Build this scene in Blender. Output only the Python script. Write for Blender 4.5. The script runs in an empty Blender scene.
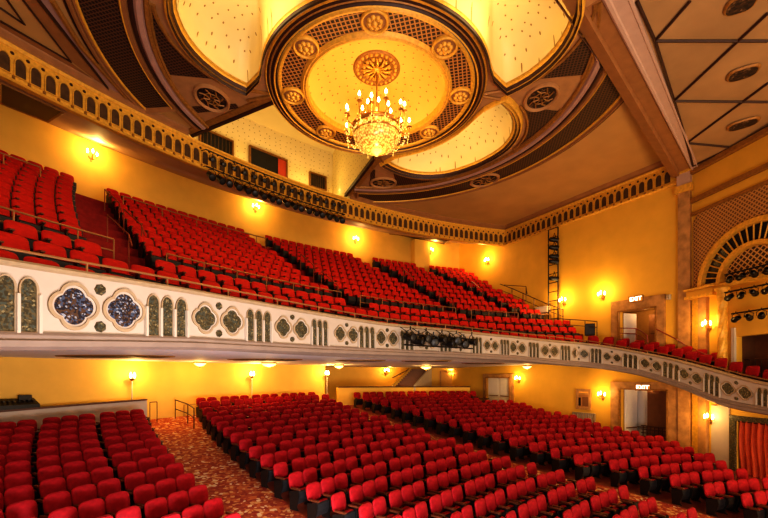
import bpy, math, random
from mathutils import Vector, Matrix
random.seed(7)
D, C = bpy.data, bpy.context.scene.collection
PI = math.pi
sin, cos, rad, deg = math.sin, math.cos, math.radians, math.degrees
ZS = 5.0                       # everything is measured from eye level; the whole place is lifted by this at the end

# ------------------------------------------------------------------ camera geometry
FPX, HOR = 400.0, 376.0
PSI = rad(31.3); CS, SN = cos(PSI), sin(PSI)
CX, CY = 18.2, -3.1            # centre of the seating arcs seen from the camera
def c2h(X, Y):
    X -= CX; Y -= CY
    return (CS*X+SN*Y, -SN*X+CS*Y)
def h2c(u, v): return (CX+CS*u-SN*v, CY+SN*u+CS*v)
def proj(u, v, z):
    X, Y = h2c(u, v); return (384+FPX*X/Y, HOR-FPX*z/Y)
def atY(px, py, Y):
    u, v = c2h((px-384)/FPX*Y, Y); return (u, v, (HOR-py)/FPX*Y)
def ray(px):
    u0, v0 = c2h(0, 0); u1, v1 = c2h((px-384)/FPX, 1); return u0, v0, u1-u0, v1-v0
def atz(px, py, z): return atY(px, py, FPX*z/(HOR-py))
def atu(px, py, u):
    u0, v0, du, dv = ray(px); return atY(px, py, (u-u0)/du)
def atr(px, py, r):
    u0, v0, du, dv = ray(px); a = du*du+dv*dv; b = u0*du+v0*dv; c = u0*u0+v0*v0-r*r
    return atY(px, py, (-b+math.sqrt(b*b-a*c))/a)
SPL = rad(22); S0 = (10.0, 21.3); SD = (-sin(SPL), -cos(SPL)); SNRM = (-cos(SPL), sin(SPL))   # splay wall beside the stage
def onsplay(px, py):
    u0, v0, du, dv = ray(px)
    # u0+Y du = S0u + t SDu
    det = du*(-SD[1])+SD[0]*dv
    bu, bv = S0[0]-u0, S0[1]-v0
    Y = (bu*(-SD[1])+SD[0]*bv)/det
    t = (du*bv-dv*bu)/det
    return t, (HOR-py)/FPX*Y
def splay(s, z, off=0): return (S0[0]+SD[0]*s+SNRM[0]*off, S0[1]+SD[1]*s+SNRM[1]*off, z)
def pa(r, a, z=0):             # polar about the arc centre, a in degrees, positive to the left of the picture
    return (-r*sin(rad(a)), r*cos(rad(a)), z)
def floorz(u, v):
    r = math.hypot(u, v); return -4.09+.142*(.5*min(r, 37)+.5*min(v, 37)-22)

# ------------------------------------------------------------------ mesh builder
class MB:
    def __init__(s): s.v = []; s.f = []; s.m = []; s.uv = []
    def add(s, vs, fs, m=0, uv=None, M=None):
        b = len(s.v)
        s.v += [tuple(M @ Vector(p)) for p in vs] if M else [tuple(p) for p in vs]
        s.uv += uv if uv else [(0, 0)]*len(vs)
        s.f += [tuple(b+i for i in f) for f in fs]; s.m += [m]*len(fs)
        return s
    def box(s, c, d, m=0, M=None, bev=0):
        x, y, z = c; a, b, e = d[0]/2, d[1]/2, d[2]/2
        vs = [(x+i*a, y+j*b, z+k*e) for i in (-1, 1) for j in (-1, 1) for k in (-1, 1)]
        return s.add(vs, [(0, 1, 3, 2), (4, 6, 7, 5), (0, 4, 5, 1), (2, 3, 7, 6), (0, 2, 6, 4), (1, 5, 7, 3)], m, None, M)
    def tube(s, pts, r, n=6, m=0, M=None, cap=True):
        P = [Vector(p) for p in pts]; R = r if isinstance(r, (list, tuple)) else [r]*len(P)
        vs = []; up = None
        for i, p in enumerate(P):
            t = (P[min(i+1, len(P)-1)]-P[max(i-1, 0)]).normalized()
            if up is None: up = Vector((0, 0, 1)) if abs(t.z) < .9 else Vector((1, 0, 0))
            x = t.cross(up)
            if x.length < 1e-4: x = t.orthogonal()
            x.normalize(); y = x.cross(t); up = y
            vs += [p+R[i]*(x*cos(2*PI*k/n)+y*sin(2*PI*k/n)) for k in range(n)]
        fs = [(i*n+k, i*n+(k+1) % n, (i+1)*n+(k+1) % n, (i+1)*n+k) for i in range(len(P)-1) for k in range(n)]
        if cap: fs += [tuple(range(n-1, -1, -1)), tuple((len(P)-1)*n+k for k in range(n))]
        return s.add(vs, fs, m, None, M)
    def lathe(s, prof, n=16, m=0, M=None, c=(0, 0, 0)):
        vs = [(c[0]+r*cos(2*PI*k/n), c[1]+r*sin(2*PI*k/n), c[2]+z) for r, z in prof for k in range(n)]
        fs = [(i*n+k, i*n+(k+1) % n, (i+1)*n+(k+1) % n, (i+1)*n+k) for i in range(len(prof)-1) for k in range(n)]
        return s.add(vs, fs, m, None, M)
    def grid(s, fn, nu, nv, m=0, uvs=None, mf=None):
        vs = [fn(i/nu, j/nv) for i in range(nu+1) for j in range(nv+1)]
        uv = [uvs(i/nu, j/nv) for i in range(nu+1) for j in range(nv+1)] if uvs else None
        fs = [(i*(nv+1)+j, (i+1)*(nv+1)+j, (i+1)*(nv+1)+j+1, i*(nv+1)+j+1) for i in range(nu) for j in range(nv)]
        s.add(vs, fs, m, uv)
        if mf: s.m[-len(fs):] = [mf(i, j) for i in range(nu) for j in range(nv)]
        return s
    def sweep(s, prof, fn, n, m=0, closed=False):
        """profile points (a,b) carried along fn(t, a, b)"""
        k = len(prof)
        vs = [fn(i/n, a, b) for i in range(n+1) for a, b in prof]
        rng = k if closed else k-1
        fs = [(i*k+j, i*k+(j+1) % k, (i+1)*k+(j+1) % k, (i+1)*k+j) for i in range(n) for j in range(rng)]
        if closed: fs += [tuple(range(k)), tuple(n*k+j for j in range(k-1, -1, -1))]
        return s.add(vs, fs, m)
    def poly(s, pts, m=0, uv=None): return s.add(pts, [tuple(range(len(pts)))], m, uv)
    def prism(s, lo, hi, m=0, cap=True):
        n = len(lo); fs = [(i, (i+1) % n, n+(i+1) % n, n+i) for i in range(n)]
        if cap: fs += [tuple(range(n-1, -1, -1)), tuple(range(n, 2*n))]
        return s.add(list(lo)+list(hi), fs, m)
    def ringp(s, a, b, m=0):    # band between two closed outlines
        n = len(a); return s.add(list(a)+list(b), [(i, (i+1) % n, n+(i+1) % n, n+i) for i in range(n)], m)
    def mesh(s, name, mats, smooth=False):
        me = D.meshes.new(name); me.from_pydata(s.v, [], s.f)
        for m in (mats if isinstance(mats, (list, tuple)) else [mats]): me.materials.append(m)
        me.polygons.foreach_set('material_index', s.m)
        ul = me.uv_layers.new(name='uv'); uv = s.uv
        fl = []
        for l in me.loops: fl += uv[l.vertex_index]
        ul.data.foreach_set('uv', fl)
        if smooth: me.polygons.foreach_set('use_smooth', [True]*len(me.polygons))
        me.update(); return me
    def obj(s, name, mats, parent=None, smooth=False):
        return link(name, s.mesh(name, mats, smooth), parent)
def link(name, me, parent=None):
    o = D.objects.new(name, me); C.objects.link(o)
    if parent: o.parent = parent
    return o
def tag(o, label, cat, group=None):
    o['label'] = label; o['category'] = cat
    if group: o['group'] = group
    return o
def thing(name, label, cat, loc=(0, 0, 0), rz=0, group=None):
    o = D.objects.new(name, None); C.objects.link(o); o.location = loc; o.rotation_euler = (0, 0, rz)
    o.empty_display_size = .1
    return tag(o, label, cat, group)
def struct(o): o['kind'] = 'structure'; return o
def dup(root, loc, rz, label, group=None):
    r = root.copy(); C.objects.link(r); r.location = loc; r.rotation_euler = (0, 0, rz); r['label'] = label
    if group: r['group'] = group
    for ch in list(root.children):
        c = ch.copy(); C.objects.link(c); c.parent = r
        for g in list(ch.children):
            e = g.copy(); C.objects.link(e); e.parent = c
    return r
ORD = ['first', 'second', 'third', 'fourth', 'fifth', 'sixth', 'seventh', 'eighth', 'ninth', 'tenth', 'eleventh', 'twelfth', 'thirteenth',
       'fourteenth', 'fifteenth', 'sixteenth', 'seventeenth', 'eighteenth', 'nineteenth', 'twentieth']
TENS = ['', '', 'twenty', 'thirty', 'forty', 'fifty']
def nth(i):                    # 0-based
    return ORD[i] if i < 20 else (TENS[(i+1)//10]+'-'+ORD[(i+1) % 10-1] if (i+1) % 10 else ['', '', 'twentieth', 'thirtieth', 'fortieth'][(i+1)//10])

# ------------------------------------------------------------------ materials
def newmat(name):
    m = D.materials.new(name); m.use_nodes = True
    nt = m.node_tree; b = nt.nodes['Principled BSDF']; return m, nt, b
def N(nt, t, **kw):
    n = nt.nodes.new(t)
    for k, v in kw.items():
        if hasattr(n, k) and k not in n.inputs: setattr(n, k, v)
        else: n.inputs[k].default_value = v
    return n
def plain(name, col, rough=.6, metal=0, var=.12, scale=6, emit=None, estr=0, bump=0, sheen=0, spec=.4):
    m, nt, b = newmat(name)
    tc = N(nt, 'ShaderNodeTexCoord'); no = N(nt, 'ShaderNodeTexNoise', Scale=scale, Detail=5.0)
    nt.links.new(tc.outputs['Object'], no.inputs['Vector'])
    mx = N(nt, 'ShaderNodeMix', data_type='RGBA')
    a = [max(0, c*(1-var*1.6)) for c in col]; d = [min(1, c*(1+var)) for c in col]
    mx.inputs[6].default_value = (*a, 1); mx.inputs[7].default_value = (*d, 1)
    nt.links.new(no.outputs['Fac'], mx.inputs[0]); nt.links.new(mx.outputs[2], b.inputs['Base Color'])
    b.inputs['Roughness'].default_value = rough; b.inputs['Metallic'].default_value = metal
    b.inputs['Specular IOR Level'].default_value = spec
    if sheen: b.inputs['Sheen Weight'].default_value = sheen; b.inputs['Sheen Tint'].default_value = (1, .3, .2, 1)
    if emit: b.inputs['Emission Color'].default_value = (*emit, 1); b.inputs['Emission Strength'].default_value = estr
    if bump:
        bp = N(nt, 'ShaderNodeBump', Strength=bump, Distance=.02); nt.links.new(no.outputs['Fac'], bp.inputs['Height']); nt.links.new(bp.outputs['Normal'], b.inputs['Normal'])
    return m
def lattice(name, c0, c1, step, w=.3, uv=False, rough=.6, metal=0):
    """diagonal lattice of bars c1 over dark c0"""
    m, nt, b = newmat(name)
    tc = N(nt, 'ShaderNodeTexCoord'); sp = N(nt, 'ShaderNodeSeparateXYZ'); nt.links.new(tc.outputs['UV' if uv else 'Object'], sp.inputs[0])
    outs = []
    for op in ('ADD', 'SUBTRACT'):
        a = N(nt, 'ShaderNodeMath', operation=op); nt.links.new(sp.outputs[0], a.inputs[0]); nt.links.new(sp.outputs[1], a.inputs[1])
        d = N(nt, 'ShaderNodeMath', operation='DIVIDE'); nt.links.new(a.outputs[0], d.inputs[0]); d.inputs[1].default_value = step
        f = N(nt, 'ShaderNodeMath', operation='FRACT'); nt.links.new(d.outputs[0], f.inputs[0])
        l = N(nt, 'ShaderNodeMath', operation='LESS_THAN'); nt.links.new(f.outputs[0], l.inputs[0]); l.inputs[1].default_value = w
        outs.append(l)
    mx = N(nt, 'ShaderNodeMath', operation='MAXIMUM'); nt.links.new(outs[0].outputs[0], mx.inputs[0]); nt.links.new(outs[1].outputs[0], mx.inputs[1])
    mc = N(nt, 'ShaderNodeMix', data_type='RGBA'); mc.inputs[6].default_value = (*c0, 1); mc.inputs[7].default_value = (*c1, 1)
    nt.links.new(mx.outputs[0], mc.inputs[0]); nt.links.new(mc.outputs[2], b.inputs['Base Color']); b.inputs['Roughness'].default_value = rough; b.inputs['Metallic'].default_value = metal
    return m
def dots(name, col, dcol, scale, rad_=.16, rough=.55):
    m, nt, b = newmat(name)
    tc = N(nt, 'ShaderNodeTexCoord'); vo = N(nt, 'ShaderNodeTexVoronoi', voronoi_dimensions='2D', Scale=scale, Randomness=.5); nt.links.new(tc.outputs['UV'], vo.inputs['Vector'])
    l = N(nt, 'ShaderNodeMath', operation='LESS_THAN'); nt.links.new(vo.outputs['Distance'], l.inputs[0]); l.inputs[1].default_value = rad_
    no = N(nt, 'ShaderNodeTexNoise', Scale=.7, Detail=4.0); nt.links.new(tc.outputs['Object'], no.inputs['Vector'])
    m0 = N(nt, 'ShaderNodeMix', data_type='RGBA'); m0.inputs[6].default_value = (*[c*.85 for c in col], 1); m0.inputs[7].default_value = (*col, 1); nt.links.new(no.outputs['Fac'], m0.inputs[0])
    mc = N(nt, 'ShaderNodeMix', data_type='RGBA'); nt.links.new(m0.outputs[2], mc.inputs[6]); mc.inputs[7].default_value = (*dcol, 1)
    nt.links.new(l.outputs[0], mc.inputs[0]); nt.links.new(mc.outputs[2], b.inputs['Base Color']); b.inputs['Roughness'].default_value = rough
    return m
def speck(name, cols, scale, rough=.9, uv=False):
    m, nt, b = newmat(name)
    tc = N(nt, 'ShaderNodeTexCoord'); vo = N(nt, 'ShaderNodeTexVoronoi', Scale=scale); nt.links.new(tc.outputs['UV' if uv else 'Object'], vo.inputs['Vector'])
    sp = N(nt, 'ShaderNodeSeparateColor'); nt.links.new(vo.outputs['Color'], sp.inputs[0])
    cr = N(nt, 'ShaderNodeValToRGB'); cr.color_ramp.interpolation = 'CONSTANT'
    e = cr.color_ramp.elements; e[0].position = 0; e[0].color = (*cols[0], 1); e[1].position = cols[-1][3] if len(cols[-1]) > 3 else .8; e[1].color = (*cols[-1][:3], 1)
    for c in cols[1:-1]: x = e.new(c[3]); x.color = (*c[:3], 1)
    nt.links.new(sp.outputs[0], cr.inputs[0]); nt.links.new(cr.outputs[0], b.inputs['Base Color']); b.inputs['Roughness'].default_value = rough
    return m
def emis(name, col, st):
    m, nt, b = newmat(name); b.inputs['Base Color'].default_value = (*col, 1); b.inputs['Emission Color'].default_value = (*col, 1); b.inputs['Emission Strength'].default_value = st; return m

M = {}
M['wall'] = plain('yellow_plaster', (.74, .45, .085), .7, var=.10, scale=1.3, bump=.05)
M['wallr'] = plain('amber_plaster', (.76, .43, .055), .7, var=.10, scale=1.1)
M['stone'] = plain('brown_marble', (.50, .26, .09), .4, var=.45, scale=3)
M['gold'] = plain('gilt_plaster', (.76, .42, .06), .45, var=.3, scale=9, metal=.15)
M['golddk'] = plain('dark_gilt', (.36, .17, .04), .5, var=.35, scale=9, metal=.2)
M['brown'] = plain('dark_brown_paint', (.055, .022, .012), .5, var=.3, scale=8)
M['board'] = plain('sounding_board_plaster', (.40, .235, .10), .7, var=.25, scale=.7)
M['spand'] = plain('tan_spandrel_plaster', (.44, .23, .09), .6, var=.2, scale=3)
M['filigree'] = speck('dark_filigree', [(.02, .012, .008), (.05, .025, .012, .45), (.10, .05, .02, .8), (.2, .11, .05, .94)], 14, .6)
M['rust'] = plain('rust_brown_paint', (.33, .15, .05), .6, var=.2, scale=3)
M['mauve'] = plain('mauve_paint', (.42, .25, .19), .65, var=.15, scale=2)
M['ceil'] = plain('tan_ceiling_plaster', (.52, .30, .10), .7, var=.12, scale=.8)
M['soffit'] = plain('warm_grey_soffit', (.55, .37, .22), .7, var=.12, scale=1)
M['lav'] = plain('pale_mauve_moulding', (.50, .33, .24), .6, var=.1, scale=3)
M['cream'] = plain('cream_plaster', (.50, .41, .32), .6, var=.06, scale=4)
M['white'] = plain('white_plaster', (.54, .46, .36), .6, var=.05, scale=3)
M['tan'] = plain('tan_plaster', (.40, .29, .17), .6, var=.15, scale=8)
M['lip'] = plain('dusty_pink_moulding', (.29, .215, .165), .6, var=.15, scale=3)
M['under'] = plain('pale_underside_paint', (.80, .74, .72), .65, var=.04, scale=1)
M['mosaic'] = speck('dark_glass_mosaic', [(.03, .025, .03), (.10, .055, .03, .40), (.07, .09, .14, .68), (.30, .32, .36, .92)], 30, .25)
M['mosaicb'] = speck('bronze_glass_mosaic', [(.05, .04, .02), (.12, .09, .04, .4), (.07, .08, .06, .7), (.25, .2, .1, .93)], 30, .3)
M['latt'] = lattice('dark_ceiling_lattice', (.012, .007, .005), (.12, .055, .025), .17, .30)
M['lattr'] = lattice('gilt_ring_lattice', (.03, .012, .006), (.46, .22, .06), .22, .3)
M['lattw'] = lattice('wall_lattice', (.16, .07, .02), (.52, .27, .08), .2, .38, uv=True)
M['lattg'] = lattice('soffit_grille', (.01, .006, .004), (.14, .06, .02), .2, .25)
M['lattt'] = lattice('tympanum_lattice', (.05, .02, .01), (.6, .34, .10), .26, .3, uv=True)
M['star'] = dots('starred_yellow_plaster', (.80, .63, .28), (.30, .16, .03), 2.9, .085)
M['starc'] = dots('starred_amber_plaster', (.80, .52, .11), (.28, .13, .02), 2.9, .085)
M['starb'] = dots('starred_cream_plaster', (.88, .72, .34), (.30, .19, .05), 2.9, .09)
M['carpet'] = speck('patterned_red_carpet', [(.36, .06, .015), (.50, .13, .03, .35), (.28, .03, .01, .55), (.62, .30, .10, .78), (.70, .50, .28, .93)], 10)
M['floor'] = plain('dark_red_floor', (.24, .05, .022), .6, var=.4, scale=2)
M['tier'] = plain('red_tier_carpet', (.30, .02, .015), .9, var=.3, scale=6)
M['red'] = plain('crimson_velvet', (.34, .007, .013), .75, var=.45, scale=9, sheen=.08, spec=.2)
M['redb'] = plain('scarlet_velvet', (.52, .018, .010), .7, var=.25, scale=9, sheen=.08, spec=.2)
M['black'] = plain('black_enamel', (.016, .013, .011), .4, var=.3, scale=12)
M['pan'] = plain('charcoal_seat_pan', (.034, .031, .030), .45, var=.4, scale=14)
M['wood'] = plain('dark_armrest_wood', (.16, .05, .02), .4, var=.4, scale=14)
M['rail'] = plain('brass_rail', (.42, .22, .09), .35, var=.2, metal=.5)
M['raild'] = plain('dark_bronze_rail', (.10, .045, .03), .4, var=.2, metal=.4)
M['railr'] = plain('red_brown_rail', (.28, .06, .03), .4, var=.2)
M['bulb'] = emis('candle_bulb', (1, .78, .36), 18)
M['shade'] = emis('glowing_shade', (1, .62, .18), 3.0)
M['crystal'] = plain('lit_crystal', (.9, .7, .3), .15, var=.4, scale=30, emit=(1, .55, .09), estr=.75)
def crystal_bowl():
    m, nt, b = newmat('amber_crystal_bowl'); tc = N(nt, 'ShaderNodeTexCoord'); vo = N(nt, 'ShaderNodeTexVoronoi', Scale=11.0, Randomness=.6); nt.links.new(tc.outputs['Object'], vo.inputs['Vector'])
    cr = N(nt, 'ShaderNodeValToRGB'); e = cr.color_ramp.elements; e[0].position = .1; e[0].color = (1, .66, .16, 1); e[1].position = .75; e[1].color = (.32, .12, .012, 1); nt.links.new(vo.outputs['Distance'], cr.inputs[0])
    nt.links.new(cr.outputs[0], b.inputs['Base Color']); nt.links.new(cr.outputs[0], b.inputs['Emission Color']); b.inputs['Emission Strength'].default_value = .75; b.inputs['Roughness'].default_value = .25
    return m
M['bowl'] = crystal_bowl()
M['brass'] = plain('aged_brass', (.45, .22, .05), .35, var=.4, metal=.6, scale=20)
M['glass'] = plain('dark_window', (.02, .02, .025), .15, var=.2)
M['doorw'] = plain('white_door_paint', (.72, .66, .58), .5, var=.06)
M['dooro'] = plain('orange_wood_door', (.42, .19, .06), .5, var=.2, scale=4)
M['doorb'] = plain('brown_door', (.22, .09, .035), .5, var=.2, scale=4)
M['sign'] = emis('lit_sign_face', (.95, .85, .45), 1.1)
M['signt'] = emis('lit_letters', (1, .98, .85), 4.0)
M['frame'] = plain('bronze_frame', (.30, .14, .04), .4, var=.3, metal=.3)
M['curtain'] = plain('red_curtain', (.60, .09, .025), .8, var=.2, scale=5)
M['lens'] = plain('spot_lens', (.025, .024, .024), .35)
M['inner'] = plain('orange_lobby_plaster', (.62, .33, .08), .7, var=.1)
M['shadow'] = plain('dark_niche', (.06, .028, .012), .8, var=.5, scale=4)
M['niche'] = plain('bronze_niche', (.10, .05, .018), .8, var=.45, scale=5)
M['redpan'] = plain('red_window_panel', (.45, .06, .03), .6)

def lamp(loc, power, col=(1, .62, .22), r=.08, name='lamp', target=None, size=None, spot=None):
    l = D.lights.new(name, 'SPOT' if spot else ('AREA' if size else 'POINT')); l.energy = power; l.color = col
    if spot: l.spot_size = rad(spot); l.spot_blend = .8; l.shadow_soft_size = r
    elif size: l.size = size
    else: l.shadow_soft_size = r
    o = D.objects.new(name, l); C.objects.link(o); o.location = loc
    if target: o.rotation_euler = (Vector(target)-Vector(loc)).to_track_quat('-Z', 'Y').to_euler()
    return o
WARM = (1, .63, .20)
exec_parts = []
WORLD, LOOK, EXPO = .14, 'High Contrast', -.15
WASH, LFILL, CFILL, UFILL = 1400, 600, 950, 700  # power of the stage wash, then of the added fills
# ------------------------------------------------------------------ the setting: floor, walls, soffits
def zc_seg(n): return [i/n for i in range(n+1)]
# raked orchestra floor
fl = MB()
def ffn(a, b):
    u = -22+32.0*a; v = -2+44*b; return (u, v, floorz(u, max(v, 6)))
fl.grid(ffn, 48, 60); struct(fl.obj('floor', M['floor']))
def stripm(name, edges, mat, lift=.012, n=40, rmax=36.6):
    """carpet between two alpha edges over row radius"""
    mb = MB()
    def fn(a, b):
        r = 14.0+(rmax-14.0)*a; k = (r-24.4)/.9; a0, a1 = edges(k); al = a0+(a1-a0)*b
        p = pa(r, al); return (p[0], p[1], floorz(p[0], p[1])+lift)
    mb.grid(fn, n, 6); return mb.obj(name, mat)
aL_right = lambda k: 29.4-.53*k if k > -2 else 30.4-.9*(k+2)   # right edge of the left block
aC_left = lambda k: 23.9-.44*max(k, 0)                          # left seat of the centre block
aC_right = lambda k: 5.7+.65*k if k < 0 else 5.7+.1*k
aR_left = lambda k: (-1.0+1.05*k if k < -3 else -1.0+.6*k) if k < 0 else -1.0+.25*k
def aR_right(k):
    u = 8.45 if k >= -1 else 8.45+.42*(k+1)
    r = 24.4+.9*k; a = -deg(math.asin(min(.99, u/r)))
    if k == 10: a = -11.6
    if k == 11: a = -11.2
    if k == 12: a = -12.4
    return a
tag(stripm('aisle_carpet', lambda k: (aL_right(k)-.15, aC_left(k)+.35), M['carpet'], rmax=37.2), 'orange-red speckled carpet running down the wide left aisle', 'carpet')
tag(stripm('aisle_carpet', lambda k: (aC_right(k)-1.3, aR_left(k)+1.4), M['carpet']), 'orange-red carpet strip between the centre and right seat blocks', 'carpet')

# right side wall with its three doorways: cells in (v, z)
def wall_cells(name, vs, zs, holes, place, mat, th=.35):
    mb = MB()
    for i in range(len(vs)-1):
        for j in range(len(zs)-1):
            vm, zm = (vs[i]+vs[i+1])/2, (zs[j]+zs[j+1])/2
            if any(h[0] < vm < h[1] and h[2] < zm < h[3] for h in holes): continue
            lo = [place(vs[i], zs[j], 0), place(vs[i+1], zs[j], 0), place(vs[i+1], zs[j+1], 0), place(vs[i], zs[j+1], 0)]
            hi = [place(vs[i], zs[j], th), place(vs[i+1], zs[j], th), place(vs[i+1], zs[j+1], th), place(vs[i], zs[j+1], th)]
            mb.prism(lo, hi)
    return struct(mb.obj(name, mat))
DOORS = {'up': (22.95, 24.95, 1.45, 3.75), 'low': (22.4, 24.9, -4.1, -.75), 'rear': (33.0, 35.4, -2.6, -.12)}
hv = sorted({21.3, 41.0, *[d[i] for d in DOORS.values() for i in (0, 1)]}); hz = sorted({-5.0, 12.0, *[d[i] for d in DOORS.values() for i in (2, 3)]})
wall_cells('wall_right', hv, hz, list(DOORS.values()), lambda v, z, t: (10+t, v, z), M['wallr'])
# lobby boxes behind the doorways
for nm, (v0, v1, z0, z1) in DOORS.items():
    mb = MB(); a, b = v0-.5, v1+1.2; x0, x1 = 10.34, 12.2
    mb.poly([(x1, a, z0), (x1, b, z0), (x1, b, z1+.2), (x1, a, z1+.2)])
    mb.poly([(x0, b, z0), (x1, b, z0), (x1, b, z1+.2), (x0, b, z1+.2)]); mb.poly([(x0, a, z0), (x1, a, z0), (x1, a, z1+.2), (x0, a, z1+.2)])
    mb.poly([(x0, a, z1+.2), (x1, a, z1+.2), (x1, b, z1+.2), (x0, b, z1+.2)]); mb.poly([(x0, a, z0), (x1, a, z0), (x1, b, z0), (x0, b, z0)], 1)
    struct(mb.obj('wall_lobby', [M['inner'], M['carpet']]))
    lamp((11.3, (v0+v1)/2+.2, z1-.1), 14 if nm != 'rear' else 18, (1, .66, .3), .1)
# splay wall with the organ arch, curtain doorway and box doorway
CUR = (2.15, 4.6, -4.6, -2.02); BOXD = (2.1, 4.2, -.9, 1.8)
AC = (2.95, 4.3)                                    # arch centre (s, z)
sv = sorted({0, 6.6, CUR[0], CUR[1], BOXD[0], BOXD[1]}); sz = sorted({-5.0, 10.45, CUR[2], CUR[3], BOXD[2], BOXD[3]})
wall_cells('wall_proscenium', sv, sz, [CUR, BOXD], lambda s, z, t: splay(s, z, -t), M['wallr'])
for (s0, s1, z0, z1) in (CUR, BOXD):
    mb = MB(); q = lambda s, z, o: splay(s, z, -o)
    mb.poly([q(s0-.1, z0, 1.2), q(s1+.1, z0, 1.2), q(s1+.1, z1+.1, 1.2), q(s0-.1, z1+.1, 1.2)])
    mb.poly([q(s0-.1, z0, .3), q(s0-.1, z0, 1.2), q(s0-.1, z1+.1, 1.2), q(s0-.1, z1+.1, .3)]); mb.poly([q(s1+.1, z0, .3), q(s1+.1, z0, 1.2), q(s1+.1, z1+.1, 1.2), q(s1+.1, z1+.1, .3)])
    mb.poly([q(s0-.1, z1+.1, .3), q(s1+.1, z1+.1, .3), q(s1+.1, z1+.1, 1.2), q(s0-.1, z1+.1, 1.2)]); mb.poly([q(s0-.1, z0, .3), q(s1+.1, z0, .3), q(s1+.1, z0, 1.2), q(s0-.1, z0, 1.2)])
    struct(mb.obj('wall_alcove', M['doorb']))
# left wall (outside the picture) and rear walls
mb = MB(); mb.box((-20.2, 20, 3.5), (.3, 44, 17)); struct(mb.obj('wall_left', M['wall']))
def arcwall(name, r, a0, a1, z0, z1, mat, th=.3, n=40, umin=-20, umax=10):
    mb = MB()
    def P(t, o, z):
        x, y, _ = pa(r+o, a0+(a1-a0)*t); return (min(max(x, umin), umax), y, z)
    mb.sweep([(0, z0), (0, z1), (th, z1), (th, z0)], lambda t, o, z: P(t, o, z), n, closed=True)
    return struct(mb.obj(name, mat))
arcwall('wall_rear', 37.25, 34, 5.2, -3.2, .76, M['wall'])
arcwall('wall_rear_lobby', 41.2, 8, -14.2, -3.2, .76, M['wall'])
arcwall('wall_balcony_rear', 40.0, 31, -14.6, .7, 12.4, M['wall'])
# lobby return wall where the rear wall stops
p0 = pa(37.25, 5.2); p1 = pa(41.2, 5.6)
mb = MB(); mb.prism([(p0[0], p0[1], -3), (p1[0], p1[1], -3), (p1[0]-.3, p1[1], -3), (p0[0]-.3, p0[1], -3)], [(p0[0], p0[1], .76), (p1[0], p1[1], .76), (p1[0]-.3, p1[1], .76), (p0[0]-.3, p0[1], .76)])
struct(mb.obj('wall_rear_return', M['wall']))
# low walls behind the seats
def lowwall(name, r, a0, a1, zt0, zt1, label, capm, n=24, th=.22, pm='cream'):
    t = thing(name, label, 'low wall')
    zt = lambda x: zt0+(zt1-zt0)*x
    def P(x, o, k):
        p = pa(r+o, a0+(a1-a0)*x); z = floorz(p[0], p[1])-.1 if k == 0 else zt(x)
        return (p[0], p[1], z)
    MB().sweep([(0, 0), (0, 1), (th, 1), (th, 0)], P, n, closed=True).obj('wall_panel', M[pm], t)
    def Q(x, o, dz):
        p = pa(r+o, a0+(a1-a0)*x); return (p[0], p[1], zt(x)+dz)
    MB().sweep([(-.06, .002), (-.06, .07), (th+.06, .07), (th+.06, .002)], Q, n, closed=True).obj('cap', capm, t)
    return t
aP = lambda px, py, r: (lambda q: deg(math.atan2(-q[0], q[1])))(atr(px, py, r))
lowwall('parapet', 36.55, 33, aP(147, 400, 36.55), -1.38, -1.14, 'cream low wall with dark cap behind the left seat block', M['raild'])
lowwall('parapet', 36.75, aP(338, 387, 36.75), aP(470, 387, 36.75), -.78, -.90, 'yellow low wall with dark cap behind the right seat block', M['raild'], pm='wall')
# balcony underside
mb = MB()
def usf(a, b):
    al = 46-(46+14.0)*a; r0 = 26.75; r1 = 41.5 if al < 8 else 37.5
    if al < 0: r1 = min(r1, 10.05/sin(rad(-al))) if al < -.1 else r1
    if al > 0: r1 = min(r1, 20.1/sin(rad(al))) if al > .1 else r1
    p = pa(r0+(max(r1, r0+.1)-r0)*b, al); return (p[0], p[1], .72)
mb.grid(usf, 60, 8); struct(mb.obj('ceiling_under_balcony', M['under']))
# slanting soffit between arcade frieze and the balcony rear wall
mb = MB()
def sof(a, b):
    al = 31-(31+16.6)*a; r = 35.05+(40.02-35.05)*b; p = pa(r, al); z = 10.02+1.65*b; return (min(max(p[0], -20.1), 10.0), p[1], z)
mb.grid(sof, 50, 6); struct(mb.obj('ceiling_rear_soffit', M['soffit']))
for sp_, lab in (([(0, 77), (64, 111), (48, 121), (0, 102)], 'dark grille panel in the soffit at upper left'), ([(377, 232), (449, 240), (441, 247), (375, 236)], 'dark grille panel in the soffit under the arcade, centre')):
    pts = []
    for x, y in sp_:                                # meet the soffit plane
        lo = None
        for i in range(600):
            Y = 14+i*.04; u, v, z = atY(x, y, Y); r = math.hypot(u, v); zs = 10.02+1.65*(r-35.05)/4.97
            if r > 35.1 and z >= zs: lo = (u, v, zs-.03); break
        if lo is None: lo = (u, v, z)
        pts.append(lo)
    t = thing('soffit_grille', lab, 'grille', pts[0])
    q = [tuple(Vector(p)-Vector(pts[0])) for p in pts]
    MB().prism(q, [(p[0], p[1], p[2]+.02) for p in q]).obj('grille', M['lattg'], t)
    mb = MB()
    for i in range(4): mb.tube([q[i], q[(i+1) % 4]], .05, 4)
    mb.obj('grille_frame', M['golddk'], t)

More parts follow.
